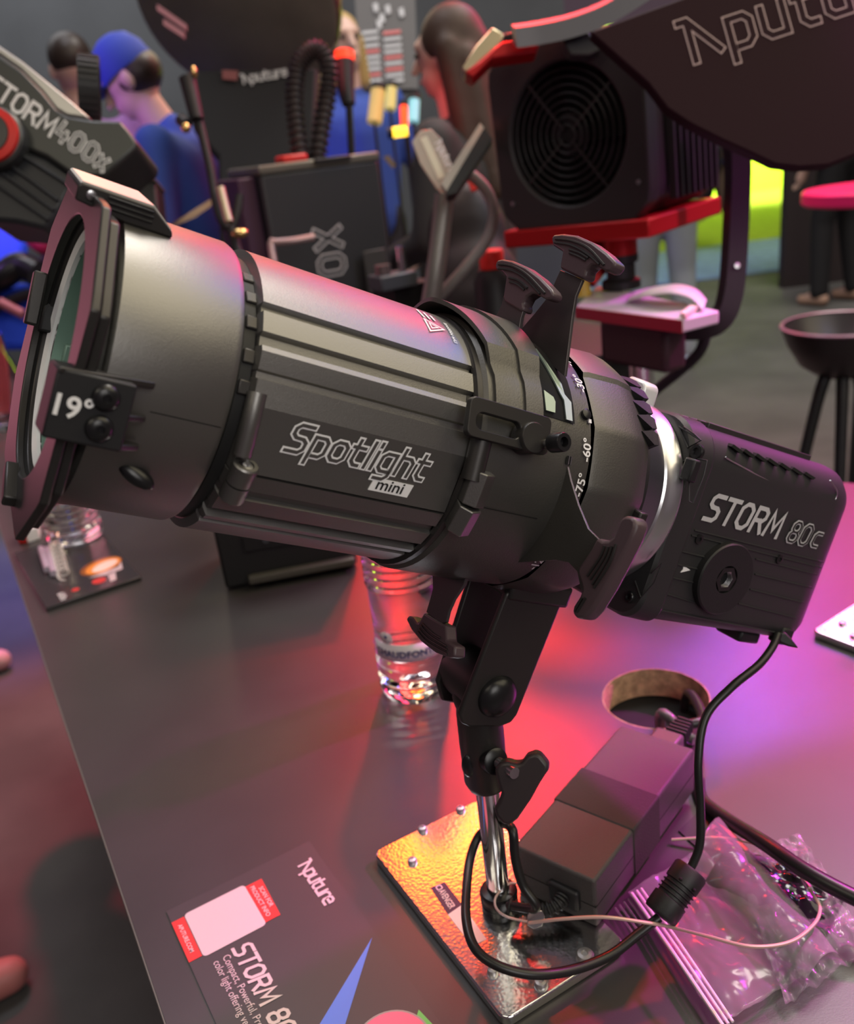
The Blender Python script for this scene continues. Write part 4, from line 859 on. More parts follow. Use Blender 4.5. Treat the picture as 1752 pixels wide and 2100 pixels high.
def pf(i, j):
    u, v = i / n_ * 2 - 1, j / n_ * 2 - 1; k = max(0, 1 - u * u) ** .4 * max(0, 1 - v * v) ** .4
    p = V((u * .040, v * .022, 0)); return p + V((0, 0, .010 * k + .004 * k * noise.noise((u * 4, v * 4, 1)) - .006))
pch.grid(pf, list(range(n_ + 1)), list(range(n_ + 1)), False, pm)
tag(pch.build('foil_pouch', mat('crumpled black foil', (.03, .035, .035), .12, .6), ang=80), 'shiny crumpled black pouch inside the clear bag', 'pouch')
bkp = [pz(*q, TZ + .0003) for q in ((1392, 1705), (1446, 1655), (1536, 1745), (1484, 1790))]
bk = thing('booklet', Matrix.Translation(bkp[0]), 'thin black booklet with a red edge sticking out behind the adapter', 'booklet')
MB().prism(bkp, (0, 0, .0010)).build('booklet_pages', mat('black booklet', (.02, .018, .018), .3), bk, smooth=False)
MB().prism([bkp[1] + V((0, 0, .0011)), bkp[2] + V((0, 0, .0011)), bkp[2].lerp(bkp[3], .10) + V((0, 0, .0011)), bkp[1].lerp(bkp[0], .10) + V((0, 0, .0011))], (0, 0, .0003)).build('red_edge', RED, bk, smooth=False)
sw = thing('steel_wire_loop', Matrix.Translation(pz(1300, 1900, TZ)), 'thin pale steel safety wire looped from the post across the bags', 'wire')
WIRE = mat('pale coated wire', (.62, .42, .38), .35, .3)
wp = [px(1085, 1893, .558), px(1150, 1885, .548), px(1240, 1881, .542), px(1330, 1893, .542), px(1370, 1900, .548), px(1450, 1920, .530), px(1540, 1941, .518), px(1620, 1932, .524), px(1670, 1895, .538), px(1682, 1862, .550), px(1668, 1835, .562), px(1645, 1800, .580), px(1600, 1755, .610), px(1540, 1728, .625), px(1470, 1718, .635), px(1378, 1722, .645)]
MB().tube(wp, .0011, 8, 8).build('wire', WIRE, sw)
MB().tube([px(1082, 1890, .560), px(1040, 1880, .565), px(1018, 1862, .575), px(1018, 1838, .585), px(1045, 1812, .592), px(1075, 1815, .588)], .0008, 8, 8).build('wire_end', WIRE, sw)
MB().lathe([(.0022, 0), (.0022, .010)], basis(px(1650, 1806, .577), px(1668, 1835, .562) - px(1650, 1806, .577)), 14).build('ferrule', SILV, sw)
tb = px(1095, 1884, .562); MB().prism([onpl(q, tb, -cF) for q in ((1082, 1878), (1090, 1866), (1112, 1868), (1118, 1880), (1112, 1900), (1095, 1906), (1082, 1898))], cF * .0012).build('wire_tab', STEEL, sw, bevel=.0003)

# ================================================================== large studio light on its red post (upper right)
FD = 1.30
e1 = cv(.745, .13, -.65).normalized(); up0 = cv(-.25, -.93, -.27); e2 = (up0 - e1 * up0.dot(e1)).normalized(); e3 = e2.cross(e1)   # right, up, away
if e3.dot(cF) < 0: e3 = -e3
fc = px(1160, 278, FD); BFM = frame(fc, e1, e2, e3)
hw, hh_ = .128, .126
big = thing('large_studio_light', BFM, 'large black studio light with round fan grille and red base hanging at the upper right', 'studio light')
B = lambda: MB(BFM)
BIGM = mat('big lamp black paint', (.032, .029, .030), .5, .2, bump=.05, bscale=600)
REDL = mat('red anodised metal', (.45, .012, .014), .35, .4)
def chl(w_, h_, c_): return [(w_ - c_, h_), (-w_ + c_, h_), (-w_, h_ - c_), (-w_, -h_ + c_), (-w_ + c_, -h_), (w_ - c_, -h_), (w_, -h_ + c_), (w_, h_ - c_)]
oo = dense(chl(hw, hh_, .026), 64); ii = circ(0, 0, .098, 64)
B().ringprism([(x, y, 0) for x, y in oo], [(x, y, 0) for x, y in ii], (0, 0, .030)).build('rear_plate', BIGM, big, bevel=.003)
B().prism([(x * .97, y * .97, .030) for x, y in oo], (0, 0, .20)).build('lamp_housing', BIGM, big, bevel=.003)
B().lathe([(.00001, .022), (.097, .022)], None, 48).build('fan_well', HOLE, big)
for k in range(9):
    r = .014 + .0105 * k
    B().lathe([(r - .0011, .004), (r, .0026), (r + .0011, .004), (r, .0054)], None, 64, False, False).build('grille_ring', BIGM, big)
for k in range(4):
    a = R(38 + 90 * k); B().box((0, 0, 0), (.085, .0032, .003), Matrix.Rotation(a, 4, 'Z') @ Matrix.Translation((.0525, 0, .006))).build('grille_spoke', BIGM, big)
B().lathe([(.030, .010), (.030, .020)], None, 32).build('fan_hub', BLKS, big)
for k in range(7): B().box((0, 0, 0), (.060, .026, .0015), Matrix.Rotation(2 * PI * k / 7, 4, 'Z') @ Matrix.Translation((.060, 0, .016)) @ Matrix.Rotation(R(28), 4, 'X')).build('fan_blade', mat('fan blade black', (.006, .006, .006), .9, spec=.1), big)
for k in range(8): B().box((hw + .004, -.012, .062 + .019 * k), (.012, .19, .006)).build('cooling_fin', BIGM, big, bevel=.001)
B().box((.004, -hh_ - .011, .105), (2 * hw - .004, .026, .235)).build('red_base', REDL, big, bevel=.003, label='red underside of the large light')
B().box((-hw + .05, hh_ + .012, .04), (.12, .026, .05)).build('rear_ledge', BIGM, big, bevel=.004)
for x, y in ((.105, .085), (.112, -.075), (-.105, -.085)): B().lathe([(.0035, 0), (.0035, -.0015), (.00001, -.0018)], Matrix.Translation((x, y, 0)), 12).build('plate_screw', STEEL, big)
# handle arc and side panel with the maker's name (a broad plate on the near side)
pn = -cF; po_ = px(1500, 200, 1.02)
def big_plane(q, D0=1.02): return onpl(q, po_, pn)
pp_ = [(1213, 66), (1300, 32), (1400, -4), (1560, -70), (1900, -200), (1900, 250), (1800, 300), (1752, 318), (1700, 338), (1640, 342), (1590, 336), (1540, 312), (1480, 285), (1420, 255), (1370, 222), (1330, 170)]
MB().prism([big_plane(q) for q in pp_], cF * .018).build('side_panel', mat('dark maroon paint', (.022, .007, .011), .6, spec=.12), big, bevel=.002, label='broad dark side panel with outlined lettering')
ao2 = big_plane((1412, 130)); ax2 = big_plane((1752, 18)) - ao2; ax2.normalize(); ay2 = big_plane((1385, 48)) - ao2; ay2 = ay2 - ax2 * ay2.dot(ax2)
hl_ = ay2.length
outlined('Aputure', hl_ * .98, hl_ * .20, hl_ * .028, ao2, ax2, ay2, pn, big, mat('pale pink print', (.62, .45, .44), .5), MATS['dark maroon paint'], gap=.31, slant=.05, lift=.0006)
m = MB(); m.tube([px(1055, 74, 1.2), px(1110, 66, 1.2), px(1180, 50, 1.19), px(1250, 22, 1.18), px(1340, -35, 1.17)], .022, 4, 8, .55); m.build('top_handle', mat('grey handle paint', (.12, .12, .14), .4), big, ang=30)
MB().prism([px(*q, 1.2) for q in ((1155, 70), (1205, 62), (1235, 100), (1210, 112), (1172, 112), (1160, 95))], cF * .02).build('lock_clip', BIGM, big, bevel=.002)
MB().prism([px(*q, 1.24) for q in ((948, 138), (975, 95), (1010, 55), (1035, 70), (1025, 90), (985, 125), (955, 148))], cF * .03).build('front_bracket', mat('gold bracket', (.62, .55, .36), .3, .8), big, bevel=.002, label='pale gold bracket at the corner of the large light')
MB().prism([px(*q, 1.22) for q in ((955, 148), (985, 125), (1030, 85), (1110, 75), (1100, 105), (1010, 118), (970, 158))], cF * .03).build('bracket_arm', REDL, big, bevel=.002)
MB().tube([px(1465, 205, 1.24), px(1500, 260, 1.25), px(1513, 330, 1.26), px(1510, 450, 1.27), px(1500, 590, 1.28), px(1480, 650, 1.29), px(1440, 668, 1.31), px(1380, 668, 1.36)], .0135, 4, 8, 1.6).build('yoke_arm', BIGM, big, ang=30, label='black U shaped yoke arm')
MB().lathe([(.004, 0), (.004, -.002), (.00001, -.0025)], basis(px(1512, 545, 1.255), cF), 12).build('yoke_screw', STEEL, big)
pc = px(1275, 600, 1.42); pcx = V((pc.x, pc.y, 0))
zt = px(1275, 592, 1.42).z
MB().lathe([(.026, zt + .052), (.026, zt + .17)], Matrix.Translation(pcx), 28).build('red_post', REDL, big, label='red post under the large light')
MB().lathe([(.030, zt + .002), (.030, zt + .014), (.022, zt + .018), (.022, zt + .040), (.027, zt + .042), (.027, zt + .053)], Matrix.Translation(pcx), 28).build('post_socket', BLK, big)
MB().prism([px(*q, 1.43) for q in ((1205, 475), (1255, 475), (1255, 545), (1222, 585), (1200, 570))], cF * .02).build('red_side_arm', REDL, big, bevel=.002)
# tray table that carries it
tz_ = zt; ta, tbq, tcq, td = pz(1180, 628, tz_), pz(1400, 655, tz_), pz(1476, 636, tz_), pz(1225, 584, tz_)
tray = thing('tray_stand', Matrix.Translation((pc.x, pc.y, 0)), 'small pedestal tray with pink lit top and crimson edge behind the lamp head', 'pedestal')
MB().prism([ta - V((0, 0, .018)), tbq - V((0, 0, .018)), tcq - V((0, 0, .018)), td - V((0, 0, .018))], (0, 0, .0178)).build('tray_top', mat('white tray laminate', (.62, .55, .62), .4), tray, bevel=.003)
MB().prism([ta + V((0, 0, -.0175)), tbq + V((0, 0, -.0175)), tbq + V((0, 0, -.001)) , ta + V((0, 0, -.001))], (ta - td).normalized() * .004).build('tray_edge', mat('crimson edge', (.30, .01, .03), .4), tray)
tm_ = (ta + tbq + tcq + td) / 4; MB().prism([tm_ + (p - tm_) * .62 - V((0, 0, .085)) for p in (ta, tbq, tcq, td)], (0, 0, .066)).build('control_housing', mat('dark maroon plastic', (.035, .014, .018), .5), tray, bevel=.008)
MB().lathe([(.019, .02), (.019, tz_ - .086)], Matrix.Translation((tm_.x, tm_.y, 0)), 24).build('column', CHROME, tray)
MB().lathe([(.14, 0), (.14, .012), (.03, .024)], Matrix.Translation((tm_.x, tm_.y, 0)), 32).build('foot', BLK, tray)
for q in ((1232, 600), (1402, 622)):
    o_ = pz(*q, tz_ + .0006); mm, _ = stroke_text('A', .012, .0022, planar(o_, e1, V((0, 1, 0)), V((0, 0, 1)))); mm.build('tray_emblem', BLKP, tray, smooth=False)
cp_ = [pz(1290, 612, tz_ + .004), pz(1330, 602, tz_ + .016), pz(1380, 596, tz_ + .022), pz(1420, 606, tz_ + .014), pz(1444, 630, tz_ + .004)]
cs = smooth_path(cp_, 6); sh = td - ta; sh = sh.normalized() * .07
mb = MB(); mb.grid(lambda i, j: cs[i] + sh * j, list(range(len(cs))), [-.3, .2, .7]); tag(mb.build('curled_sheet', mat('white paper', (.75, .70, .70), .6), solid=.0012), 'curled white sheet of paper on the pink lit tray', 'paper')
tag(MB().prism([pz(*q, tz_ + .0006) for q in ((1396, 650), (1432, 622), (1446, 628), (1406, 654))], (0, 0, .006)).build('card_stack', mat('cream card', (.75, .65, .50), .6)), 'small cream card stack on the tray corner', 'cards')
tag(MB().cyl(pz(1196, 606, tz_ + .0006), pz(1196, 606, tz_ + .0006) + V((0, 0, .045)), .014, .006).build('cone_marker', mat('amber plastic', (.55, .36, .06), .4)), 'amber cone on the pink lit tray beside the red post', 'cone')
cable('tray_cable', [px(1450, 676, 1.34), px(1436, 720, 1.36), px(1395, 760, 1.40), px(1340, 805, 1.44), px(1300, 850, 1.46), px(1290, 900, 1.46)], .0085, BLK, 'black cable drooping from the yoke of the large light')

# ================================================================== grey lamp at the upper left
GD = 1.18; gp0 = px(130, 250, GD)
def gpl(q, dz=0): return onpl((q[0] / 3.504, q[1] / 3.504), gp0 - cF * dz, -cF)
gx = (gpl((740, 1170)) - gpl((330, 880))).normalized()
gl_ = thing('grey_studio_lamp', Matrix.Translation(gp0), 'grey studio lamp with outlined lettering and round red knob at the upper left', 'studio light')
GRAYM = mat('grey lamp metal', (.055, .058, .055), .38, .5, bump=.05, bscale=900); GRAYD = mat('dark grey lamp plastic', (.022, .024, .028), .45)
pg = [(-120, 330), (0, 395), (150, 500), (300, 655), (400, 780), (480, 830), (660, 858), (860, 862), (930, 945), (985, 1020), (972, 1075), (860, 1170), (760, 1260), (560, 1290), (330, 1130), (200, 1075), (-120, 1000)]
MB().prism([gpl(q) for q in pg], cF * .10).build('upper_housing', GRAYM, gl_, bevel=.006, seg=3)
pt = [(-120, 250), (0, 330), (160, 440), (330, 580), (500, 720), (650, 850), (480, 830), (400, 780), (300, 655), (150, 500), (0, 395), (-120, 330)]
MB().prism([gpl(q, -.012) for q in pt], cF * .10).build('top_shell', mat('grey shell with painted light', (.40, .39, .37), .32, .7), gl_, bevel=.003, label='curved top shell with light put into its pale colour')  # paler colour stands in for light falling on the top face
plw = [(-120, 1120), (180, 1075), (330, 1135), (545, 1290), (430, 1500), (330, 1650), (120, 1600), (-120, 1580)]
MB().prism([gpl(q, -.003) for q in plw], cF * .10).build('lower_housing', GRAYD, gl_, bevel=.006)
for A_, B_ in (((60, 1180), (420, 1440)), ((20, 1250), (390, 1510)), ((-20, 1330), (350, 1580)), ((150, 1110), (500, 1330))):
    a, b_ = gpl(A_, .0005), gpl(B_, .0005); MB().tube([a, b_], .0030, 6, 0).build('housing_rib', GRAYD, gl_)
kc = gpl((-20, 1010), .004); KB = basis(kc, -cF)
MB().lathe([(.040, -.010), (.040, .012), (.036, .016), (.030, .016)], KB, 48).build('knob_ring', GRAYM, gl_, bevel=.001)
MB().lathe([(.036, .012), (.0355, .022), (.026, .024), (.026, .014)], KB, 48).build('red_ring', RED, gl_, label='red ring of the side knob')
MB().lathe([(.026, .010), (.0255, .026), (.00001, .027)], KB, 48).build('knob_cap', BLKS, gl_)
gy = (gpl((-20, 560)) - gpl((-60, 650))); gy = gy - gx * gy.dot(gx); gy.normalize()
mm, _ = stroke_text('STORM', .024, .0042, planar(gpl((-118, 640), .0008), gx, gy, -cF), .24, -.05); mm.build('lettering', WHITE, gl_, smooth=False)
outlined('400x', .0225, .0060, .0017, gpl((395, 985), .0006), gx, gy, -cF, gl_, WHITE, GRAYM, gap=.34, slant=-.05, lift=.0006)
kk = px(40, 300, 1.28); MB().lathe([(.016, .0), (.016, kk.z - .02)], Matrix.Translation((-1.35, 1.30, 0)), 16).build('stand_pole', BLK, gl_)
MB().tube([V((-1.35, 1.30, kk.z - .03)), V((-1.0, 1.32, kk.z - .02)), px(-30, 380, 1.28)], .012, 8, 6).build('stand_arm', BLK, gl_)
# ribbed ring behind it
rr_ = thing('ribbed_ring', Matrix.Translation(px(185, 182, 1.5)), 'black ribbed lens ring standing up behind the grey lamp', 'lens ring')
RB = basis(px(184, 184, 1.27), (cR * .95 + cF * .30 + cU * .02))
MB().lathe([(.036, -.014), (.044, -.014), (.044, .014), (.036, .014)], RB, 48, False, False).build('ring_body', BLK, rr_)
for k in range(30): MB(RB @ Matrix.Rotation(2 * PI * k / 30, 4, 'Z')).box((.0446, 0, 0), (.0024, .0046, .026)).build('ring_rib', BLK, rr_)
MB(RB).lathe([(.00001, -.0135), (.0365, -.0135)], None, 32).build('ring_cap', HOLE, rr_)

# ================================================================== case on a counter behind
counter = thing('back_counter', px(640, 900, 2.1), 'black counter carrying the large black case behind the table', 'counter')
CD = 1.95; ztop = px(660, 345, CD).z
cA, cB = px(545, 385, CD), px(785, 330, CD + .12); cu_ = V((cB.x - cA.x, cB.y - cA.y, 0)); cwid = cu_.length; cu_.normalize(); cn_ = V((-cu_.y, cu_.x, 0))
cbase = .86; CM_ = frame(V((cA.x, cA.y, cbase)), cu_, cn_, V((0, 0, 1))); chh = ztop - cbase
MB(CM_).box((cwid * .9, -.10, -.015), (1.0, .66, .03)).build('counter_top', BLK, counter, bevel=.004)
MB(CM_).box((cwid * .9, -.09, -.03 - (cbase - .03) / 2), (.92, .60, cbase - .031)).build('counter_body', BLK, counter)
case = thing('flight_case', CM_ @ Matrix.Translation((cwid / 2, .1, 0)), 'large upright black case with a grey number printed sideways behind the lamp tube', 'case')
CASEM = mat('case black', (.030, .033, .037), .45); PURP = mat('case side plum', (.055, .022, .05), .5)
MB(CM_).box((cwid / 2, .12, chh / 2 + .001), (cwid, .20, chh)).build('case_body', CASEM, case, bevel=.006)
MB(CM_).box((cwid / 2, .12, chh + .010), (cwid + .006, .206, .020)).build('case_top_rim', mat('olive grey trim', (.15, .145, .12), .4, .4), case, bevel=.005)
MB(CM_).box((-.022, .135, chh / 2 + .001), (.042, .17, chh - .004)).build('case_side', PURP, case, bevel=.004, label='plum coloured left side')
MB(CM_).box((cwid * .82, -.0005, chh * .35), (cwid * .20, .004, .20)).build('case_latch_plate', mat('latch plate', (.05, .05, .05), .5), case, bevel=.002)
tx, ty = -V((0, 0, 1)), cu_
MB().tube([px(562, 540, CD - .03), px(556, 498, CD - .03), px(566, 497, CD - .03), px(600, 494, CD - .03), px(645, 486, CD - .02)], .008, 10, 3).build('case_latch', mat('pinkish latch', (.45, .32, .32), .35, .5), case)
ox = CM_ @ V((cwid * .36, .0185, chh - .132))
outlined('X0', .062, .015, .0035, ox - cn_ * 0, V((0, 0, -1)), cu_, -cn_, case, GREY, CASEM, gap=.35, lift=.0006)
tag(MB().box((0, 0, .0), (.062, .05, .022), frame(px(598, 328, CD + .06), cu_, cn_, V((0, 0, 1)))).build('red_clip', RED, bevel=.006), 'red plastic clip lying on top of the large black case', 'clip')
# gooseneck pair on the case
gn = thing('gooseneck_loop', px(650, 330, CD + .08), 'black corrugated gooseneck hose bent into an upright loop on the case', 'hose')
gpts = smooth_path([px(618, 330, CD + .08), px(608, 260, CD + .08), px(604, 190, CD + .08), px(615, 130, CD + .08), px(645, 102, CD + .08), px(672, 125, CD + .08), px(672, 190, CD + .1), px(660, 260, CD + .1), px(650, 330, CD + .1)], 5)
m = MB(); m.tube(gpts, .0165, 12, 0); m.build('hose_core', BLK, gn)
m = MB()
for i in range(0, len(gpts) - 1): m.lathe([(.016, -.005), (.0225, 0), (.016, .005)], basis(gpts[i], gpts[i + 1] - gpts[i]), 14)
m.build('hose_rings', mat('corrugated hose', (.035, .028, .027), .5), gn, kind='stuff')
MB().box((0, 0, 0), (.09, .05, .012), frame(px(675, 328, CD + .09), cu_, cn_, V((0, 0, 1)))).build('hose_foot', BLK, gn, bevel=.003)

# ================================================================== dome softbox
sb = thing('dome_softbox', px(505, 120, 2.6), 'big black dome softbox hanging behind the case with a name on its skirt', 'softbox')
SBM = mat('softbox fabric', (.15, .135, .11), .6, var=.15, vscale=5)
sc0 = px(505, -40, 2.7); sax = (-cU * .85 - cF * .45 + cR * -.1).normalized(); SBB = basis(sc0, sax)
MB(SBB).lathe([(.00001, -.20), (.14, -.18), (.24, -.10), (.285, .0), (.300, .08), (.295, .14), (.280, .15)], None, 48).build('softbox_dome', SBM, sb)
MB(SBB).lathe([(.302, .085), (.304, .12), (.298, .135)], None, 48, False, False).build('rim_band', BLK, sb)
skc = px(510, 250, 2.62); SKM = frame(skc, cR, cU, -cF)
MB(SKM).prism([(-.17, .15, 0), (.20, .16, 0), (.185, -.14, 0), (.12, -.16, 0), (-.02, -.42, 0), (-.085, -.40, 0), (-.09, -.10, 0), (-.165, -.02, 0)], (0, 0, -.10)).build('softbox_skirt', mat('black skirt fabric', (.018, .018, .02), .8), sb, bevel=.01)
so = px(497, 172, 2.615); mm, _ = stroke_text('Aputure', .026, .006, planar(so, (cR + cU * .18), (cU - cR * .18), -cF, .002), .22); mm.build('lettering', GREY, sb, smooth=False)
MB().prism([px(*q, 2.61) for q in ((456, 143), (488, 145), (486, 165), (456, 162))], cF * .002).build('red_patch', mat('faded red print', (.25, .08, .08), .6), sb, smooth=False)
for k, (q0, q1) in enumerate((((322, 8), (382, 50)), ((335, 38), (378, 66)))):
    a, b_ = px(*q0, 2.36), px(*q1, 2.36)
    MB().prism([a, b_, b_ + cU * -.016, a + cU * -.016], cF * .01).build('print_line', mat('pink print line', (.35, .14, .16), .6), sb, smooth=False)
MB().lathe([(.018, 0), (.018, 1.5)], Matrix.Translation((skc.x - .02, skc.y + .25, 0)), 16).build('stand_pole', BLK, sb)

# ================================================================== curved lamp arm in front of the blue shirt
arm = thing('curved_stand_arm', px(440, 420, 1.75), 'black curved stand arm with brass knobs in front of the man in blue', 'stand')
MB().tube([px(388, 165, 1.7), px(400, 215, 1.7), px(418, 290, 1.7), px(432, 350, 1.7), px(442, 410, 1.7), px(456, 455, 1.7), px(474, 468, 1.7), px(486, 440, 1.7), px(492, 400, 1.7)], .0085, 10, 8).build('arm_tube', BLK, arm)
MB().tube([px(474, 468, 1.7), px(484, 505, 1.7), px(500, 560, 1.7), px(520, 640, 1.7), V((px(545, 820, 1.72).x, px(545, 820, 1.72).y, .86))], .010, 10, 8).build('arm_tube', BLK, arm)
MB().tube([px(384, 160, 1.69), px(404, 245, 1.69)], lambda t: .016 - .003 * t, 12, 4).build('arm_head', BLK, arm)
BRASS = mat('brass', (.80, .55, .22), .25, 1.0)
MB().ball(tuple(px(381, 262, 1.68)), .0095).build('brass_knob', BRASS, arm); MB().tube([px(370, 245, 1.69), px(384, 255, 1.68)], .011, 10, 0).build('knob_stem', BLK, arm)
MB().ball(tuple(px(398, 148, 1.68)), (.006, .006, .011)).build('brass_knob', BRASS, arm)
MB().tube([px(452, 385, 1.68), px(462, 425, 1.68), px(470, 455, 1.68)], .0085, 10, 6).build('brass_sleeve', mat('worn brass', (.50, .42, .30), .3, .8), arm)
MB().ball(tuple(px(492, 478, 1.68)), (.016, .012, .009)).build('brass_knob', BRASS, arm)
tag(MB().prism([px(*q, 1.76) for q in ((318, 480), (362, 462), (388, 436), (442, 402), (432, 424), (400, 446))], cF * .004 + cU * .002).build('paper_card', mat('kraft card', (.42, .30, .19), .7)), 'thin brown card sticking up behind the lens tube', 'card')
bb = thing('accessory_box', px(285, 400, 1.75), 'small dark box with a brown top edge behind the top clip', 'box')
MB().prism([px(*q, 1.72) for q in ((232, 372), (318, 370), (372, 885), (300, 905))], cF * .06).build('box_body', BLK, bb, bevel=.004)
MB().prism([px(*q, 1.71) for q in ((228, 362), (312, 358), (320, 370), (232, 376))], cF * .07).build('box_lid', mat('brown lid', (.10, .07, .055), .5), bb, bevel=.003)

# ================================================================== board, product tubes, small devices in the middle
ib = thing('info_board', px(780, 110, 4.6), 'grey information board with rows of white and red print', 'board')
MB().prism([px(*q, 4.6) for q in ((725, -40), (850, -40), (858, 182), (742, 182))], cF * .05).build('board_panel', mat('board grey', (.13, .125, .125), .6), ib)
pkr, pkw = mat('board red print', (.75, .22, .22), .6), mat('board white print', (.62, .62, .64), .6)
for k, y in enumerate((65, 78, 92, 104, 116, 128, 140, 152, 164)):
    for x0, x1 in ((742, 776), (786, 822)):
        rd = (k in (3, 7) if x0 == 742 else k in (0, 4, 6))
        MB().prism([px(x0 + k * .8, y, 4.59), px(x1 + k * .8, y - 4, 4.59), px(x1 + k * .8, y + 2.5, 4.59), px(x0 + k * .8, y + 6.5, 4.59)], cF * .003).build('print_row', pkr if rd else pkw, ib, smooth=False)
for k, (x, y) in enumerate(((765, 8), (778, 30), (790, 12), (772, 42), (818, 18))): MB().prism([px(x, y, 4.59), px(x + 9, y - 3, 4.59), px(x + 12, y + 14, 4.59), px(x + 3, y + 17, 4.59)], cF * .003).build('print_mark', pkw, ib, smooth=False)
def tubelight(q0, q1, D, r, col, es, label, name='tube_lamp', dark=False):
    t = thing(name, px(*q1, D), label, 'lamp', 'glowing tube lamps on thin stands')
    a, b_ = px(*q0, D), px(*q1, D)
    MB().cyl(a, b_, r, None, 14).build('tube', mat('glow ' + label, col, .4, emit=col, estr=es), t)
    MB().cyl(a - (b_ - a).normalized() * .02, a, r * 1.1, None, 14).build('tube_cap', BLK, t)
    MB().cyl((b_.x, b_.y, 0), b_, .006, None, 8).build('stand_pole', BLK, t)
tubelight((776, 185), (768, 252), 3.6, .030, (.60, .45, .14), .35, 'dim golden tube lamp under the board, left of the two')
tubelight((803, 180), (800, 225), 3.8, .024, (.62, .55, .18), .40, 'dim golden tube lamp under the board, right of the two')
tubelight((850, 205), (848, 250), 3.4, .020, (.25, .62, .72), .6, 'teal tube lamp beside the face of the long haired woman')
tubelight((828, 218), (830, 258), 3.42, .014, (1, .06, .01), 2.2, 'bright red tube lamp above the yellow one')
tubelight((806, 272), (836, 268), 3.3, .018, (1, .62, .04), 2.4, 'bright yellow lamp lying level below the red tube')
mp = thing('microphone_stand', px(715, 330, 2.2), 'slim black stand with a glowing red collar on top behind the case', 'stand')
MB().tube([px(706, 128, 2.2), px(710, 180, 2.2), px(716, 215, 2.2)], lambda t: .026 - .010 * t, 14, 6).build('stand_head', BLK, mp)
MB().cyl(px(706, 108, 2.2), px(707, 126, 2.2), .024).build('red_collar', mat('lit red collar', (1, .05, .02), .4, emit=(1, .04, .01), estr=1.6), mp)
MB().tube([px(716, 212, 2.2), px(722, 330, 2.25), px(728, 420, 2.3)], .009, 10, 4).build('stand_tube', BLK, mp)
# clear name plate, bar, looped hose, bottle with a red top
sg = thing('acrylic_sign', px(885, 390, 1.45), 'pale translucent name plate on a stem in front of the woman', 'sign')
sp_ = px(890, 330, 1.45)
def sgp(q): return onpl(q, sp_, -cF)
MB().prism([sgp(q) for q in ((845, 290), (862, 268), (884, 264), (905, 285), (928, 340), (930, 395), (915, 402), (895, 385), (862, 335))], cF * .006).build('sign_plate', mat('translucent pale plate', (.60, .58, .48), .25, alpha=.75), sg, bevel=.001)
MB().prism([sgp(q) + -cF * .0008 for q in ((862, 284), (876, 279), (912, 362), (900, 368))], cF * .0006).build('sign_bar', mat('pale bar print', (.80, .78, .60), .4), sg, smooth=False)
so = sgp((892, 292)); mm, _ = stroke_text('Aputure', .011, .0022, planar(so, cR * .45 - cU * .9, cR * .9 + cU * .45, -cF, .0008), .2); mm.build('lettering', WHITE, sg, smooth=False)
MB().tube([px(912, 400, 1.46), px(905, 470, 1.47), px(893, 560, 1.48), px(880, 640, 1.5)], .016, 12, 6).build('sign_stem', mat('grey tube', (.20, .19, .175), .4, .5), sg)
yb = thing('flat_bar', px(960, 330, 1.35), 'flat pale topped bar slanting from the large light to the clear sign', 'bar')
MB().prism([px(*q, 1.36) for q in ((905, 376), (985, 252), (993, 262), (916, 392))], cF * .02).build('bar_top', mat('pale bar', (.50, .46, .40), .35, .5), yb)
MB().prism([px(*q, 1.355) for q in ((916, 392), (993, 262), (1010, 285), (935, 395), (918, 400))], cF * .03).build('bar_side', BLK, yb)
cable('grey_hose', [px(915, 395, 1.5), px(945, 352, 1.5), px(990, 380, 1.5), px(1012, 430, 1.5), px(1000, 490, 1.5), px(950, 555, 1.5), px(900, 610, 1.52), px(860, 660, 1.55)], .0095, mat('grey hose', (.16, .15, .14), .4), 'thick grey hose looping below the clear sign')
rbm = thing('red_topped_bottle', px(1010, 660, 1.6), 'black bottle with a bright red cap beside the front shutter lever', 'bottle')
rb0 = px(1010, 552, 1.62); RBM = Matrix.Translation((rb0.x, rb0.y, 0))
MB(RBM).lathe([(.036, .861), (.036, rb0.z - .02), (.026, rb0.z)], None, 28).build('bottle_body', BLK, rbm)
MB(RBM).lathe([(.022, rb0.z + .001), (.0225, rb0.z + .030), (.020, rb0.z + .034)], None, 28).build('bottle_cap', mat('bright red cap', (.80, .03, .02), .45), rbm, bevel=.001)
mbk = thing('mounting_block', px(800, 570, 1.9), 'small grey metal block with a chrome pin behind the lens tube', 'block')
MBM = frame(px(806, 575, 1.85), cu_, cn_, V((0, 0, 1)))
MB(MBM).box((0, 0, 0), (.085, .06, .030)).build('block_body', mat('blue grey metal', (.10, .11, .125), .4, .4), mbk, bevel=.003)
MB(MBM).cyl((.02, -.01, .016), (.02, -.01, .065), .009).build('pin', CHROME, mbk); MB(MBM).cyl((-.02, .0, .016), (-.02, .0, .034), .016).build('boss', mat('pink lit metal', (.25, .2, .2), .3, .7), mbk)
MB(MBM).prism([(0, 0, -.0155), (.10, 0, -.0155), (.10, .1, -.0155), (0, .1, -.0155)], (0, 0, .861 - px(806, 575, 1.85).z + .0155)).build('block_foot', BLK, mbk)
bag_ = thing('camera_backpack', px(960, 520, 1.8), 'black padded backpack with a red patch behind the grey hose', 'bag')
m = MB(); m.ball(tuple(px(960, 500, 1.85)), (.085, .07, .125)); m.ball(tuple(px(975, 600, 1.85)), (.10, .08, .12)); bq = px(975, 620, 1.85); m.cap((bq.x, bq.y, .96), tuple(bq), .10, .09); m.build('bag_body', mat('black nylon', (.016, .015, .017), .6, bump=.3, bscale=200), bag_, remesh=.012)
MB().prism([px(*q, 1.76) for q in ((958, 365), (978, 362), (985, 385), (968, 392))], cF * .01).build('red_patch', RED, bag_)
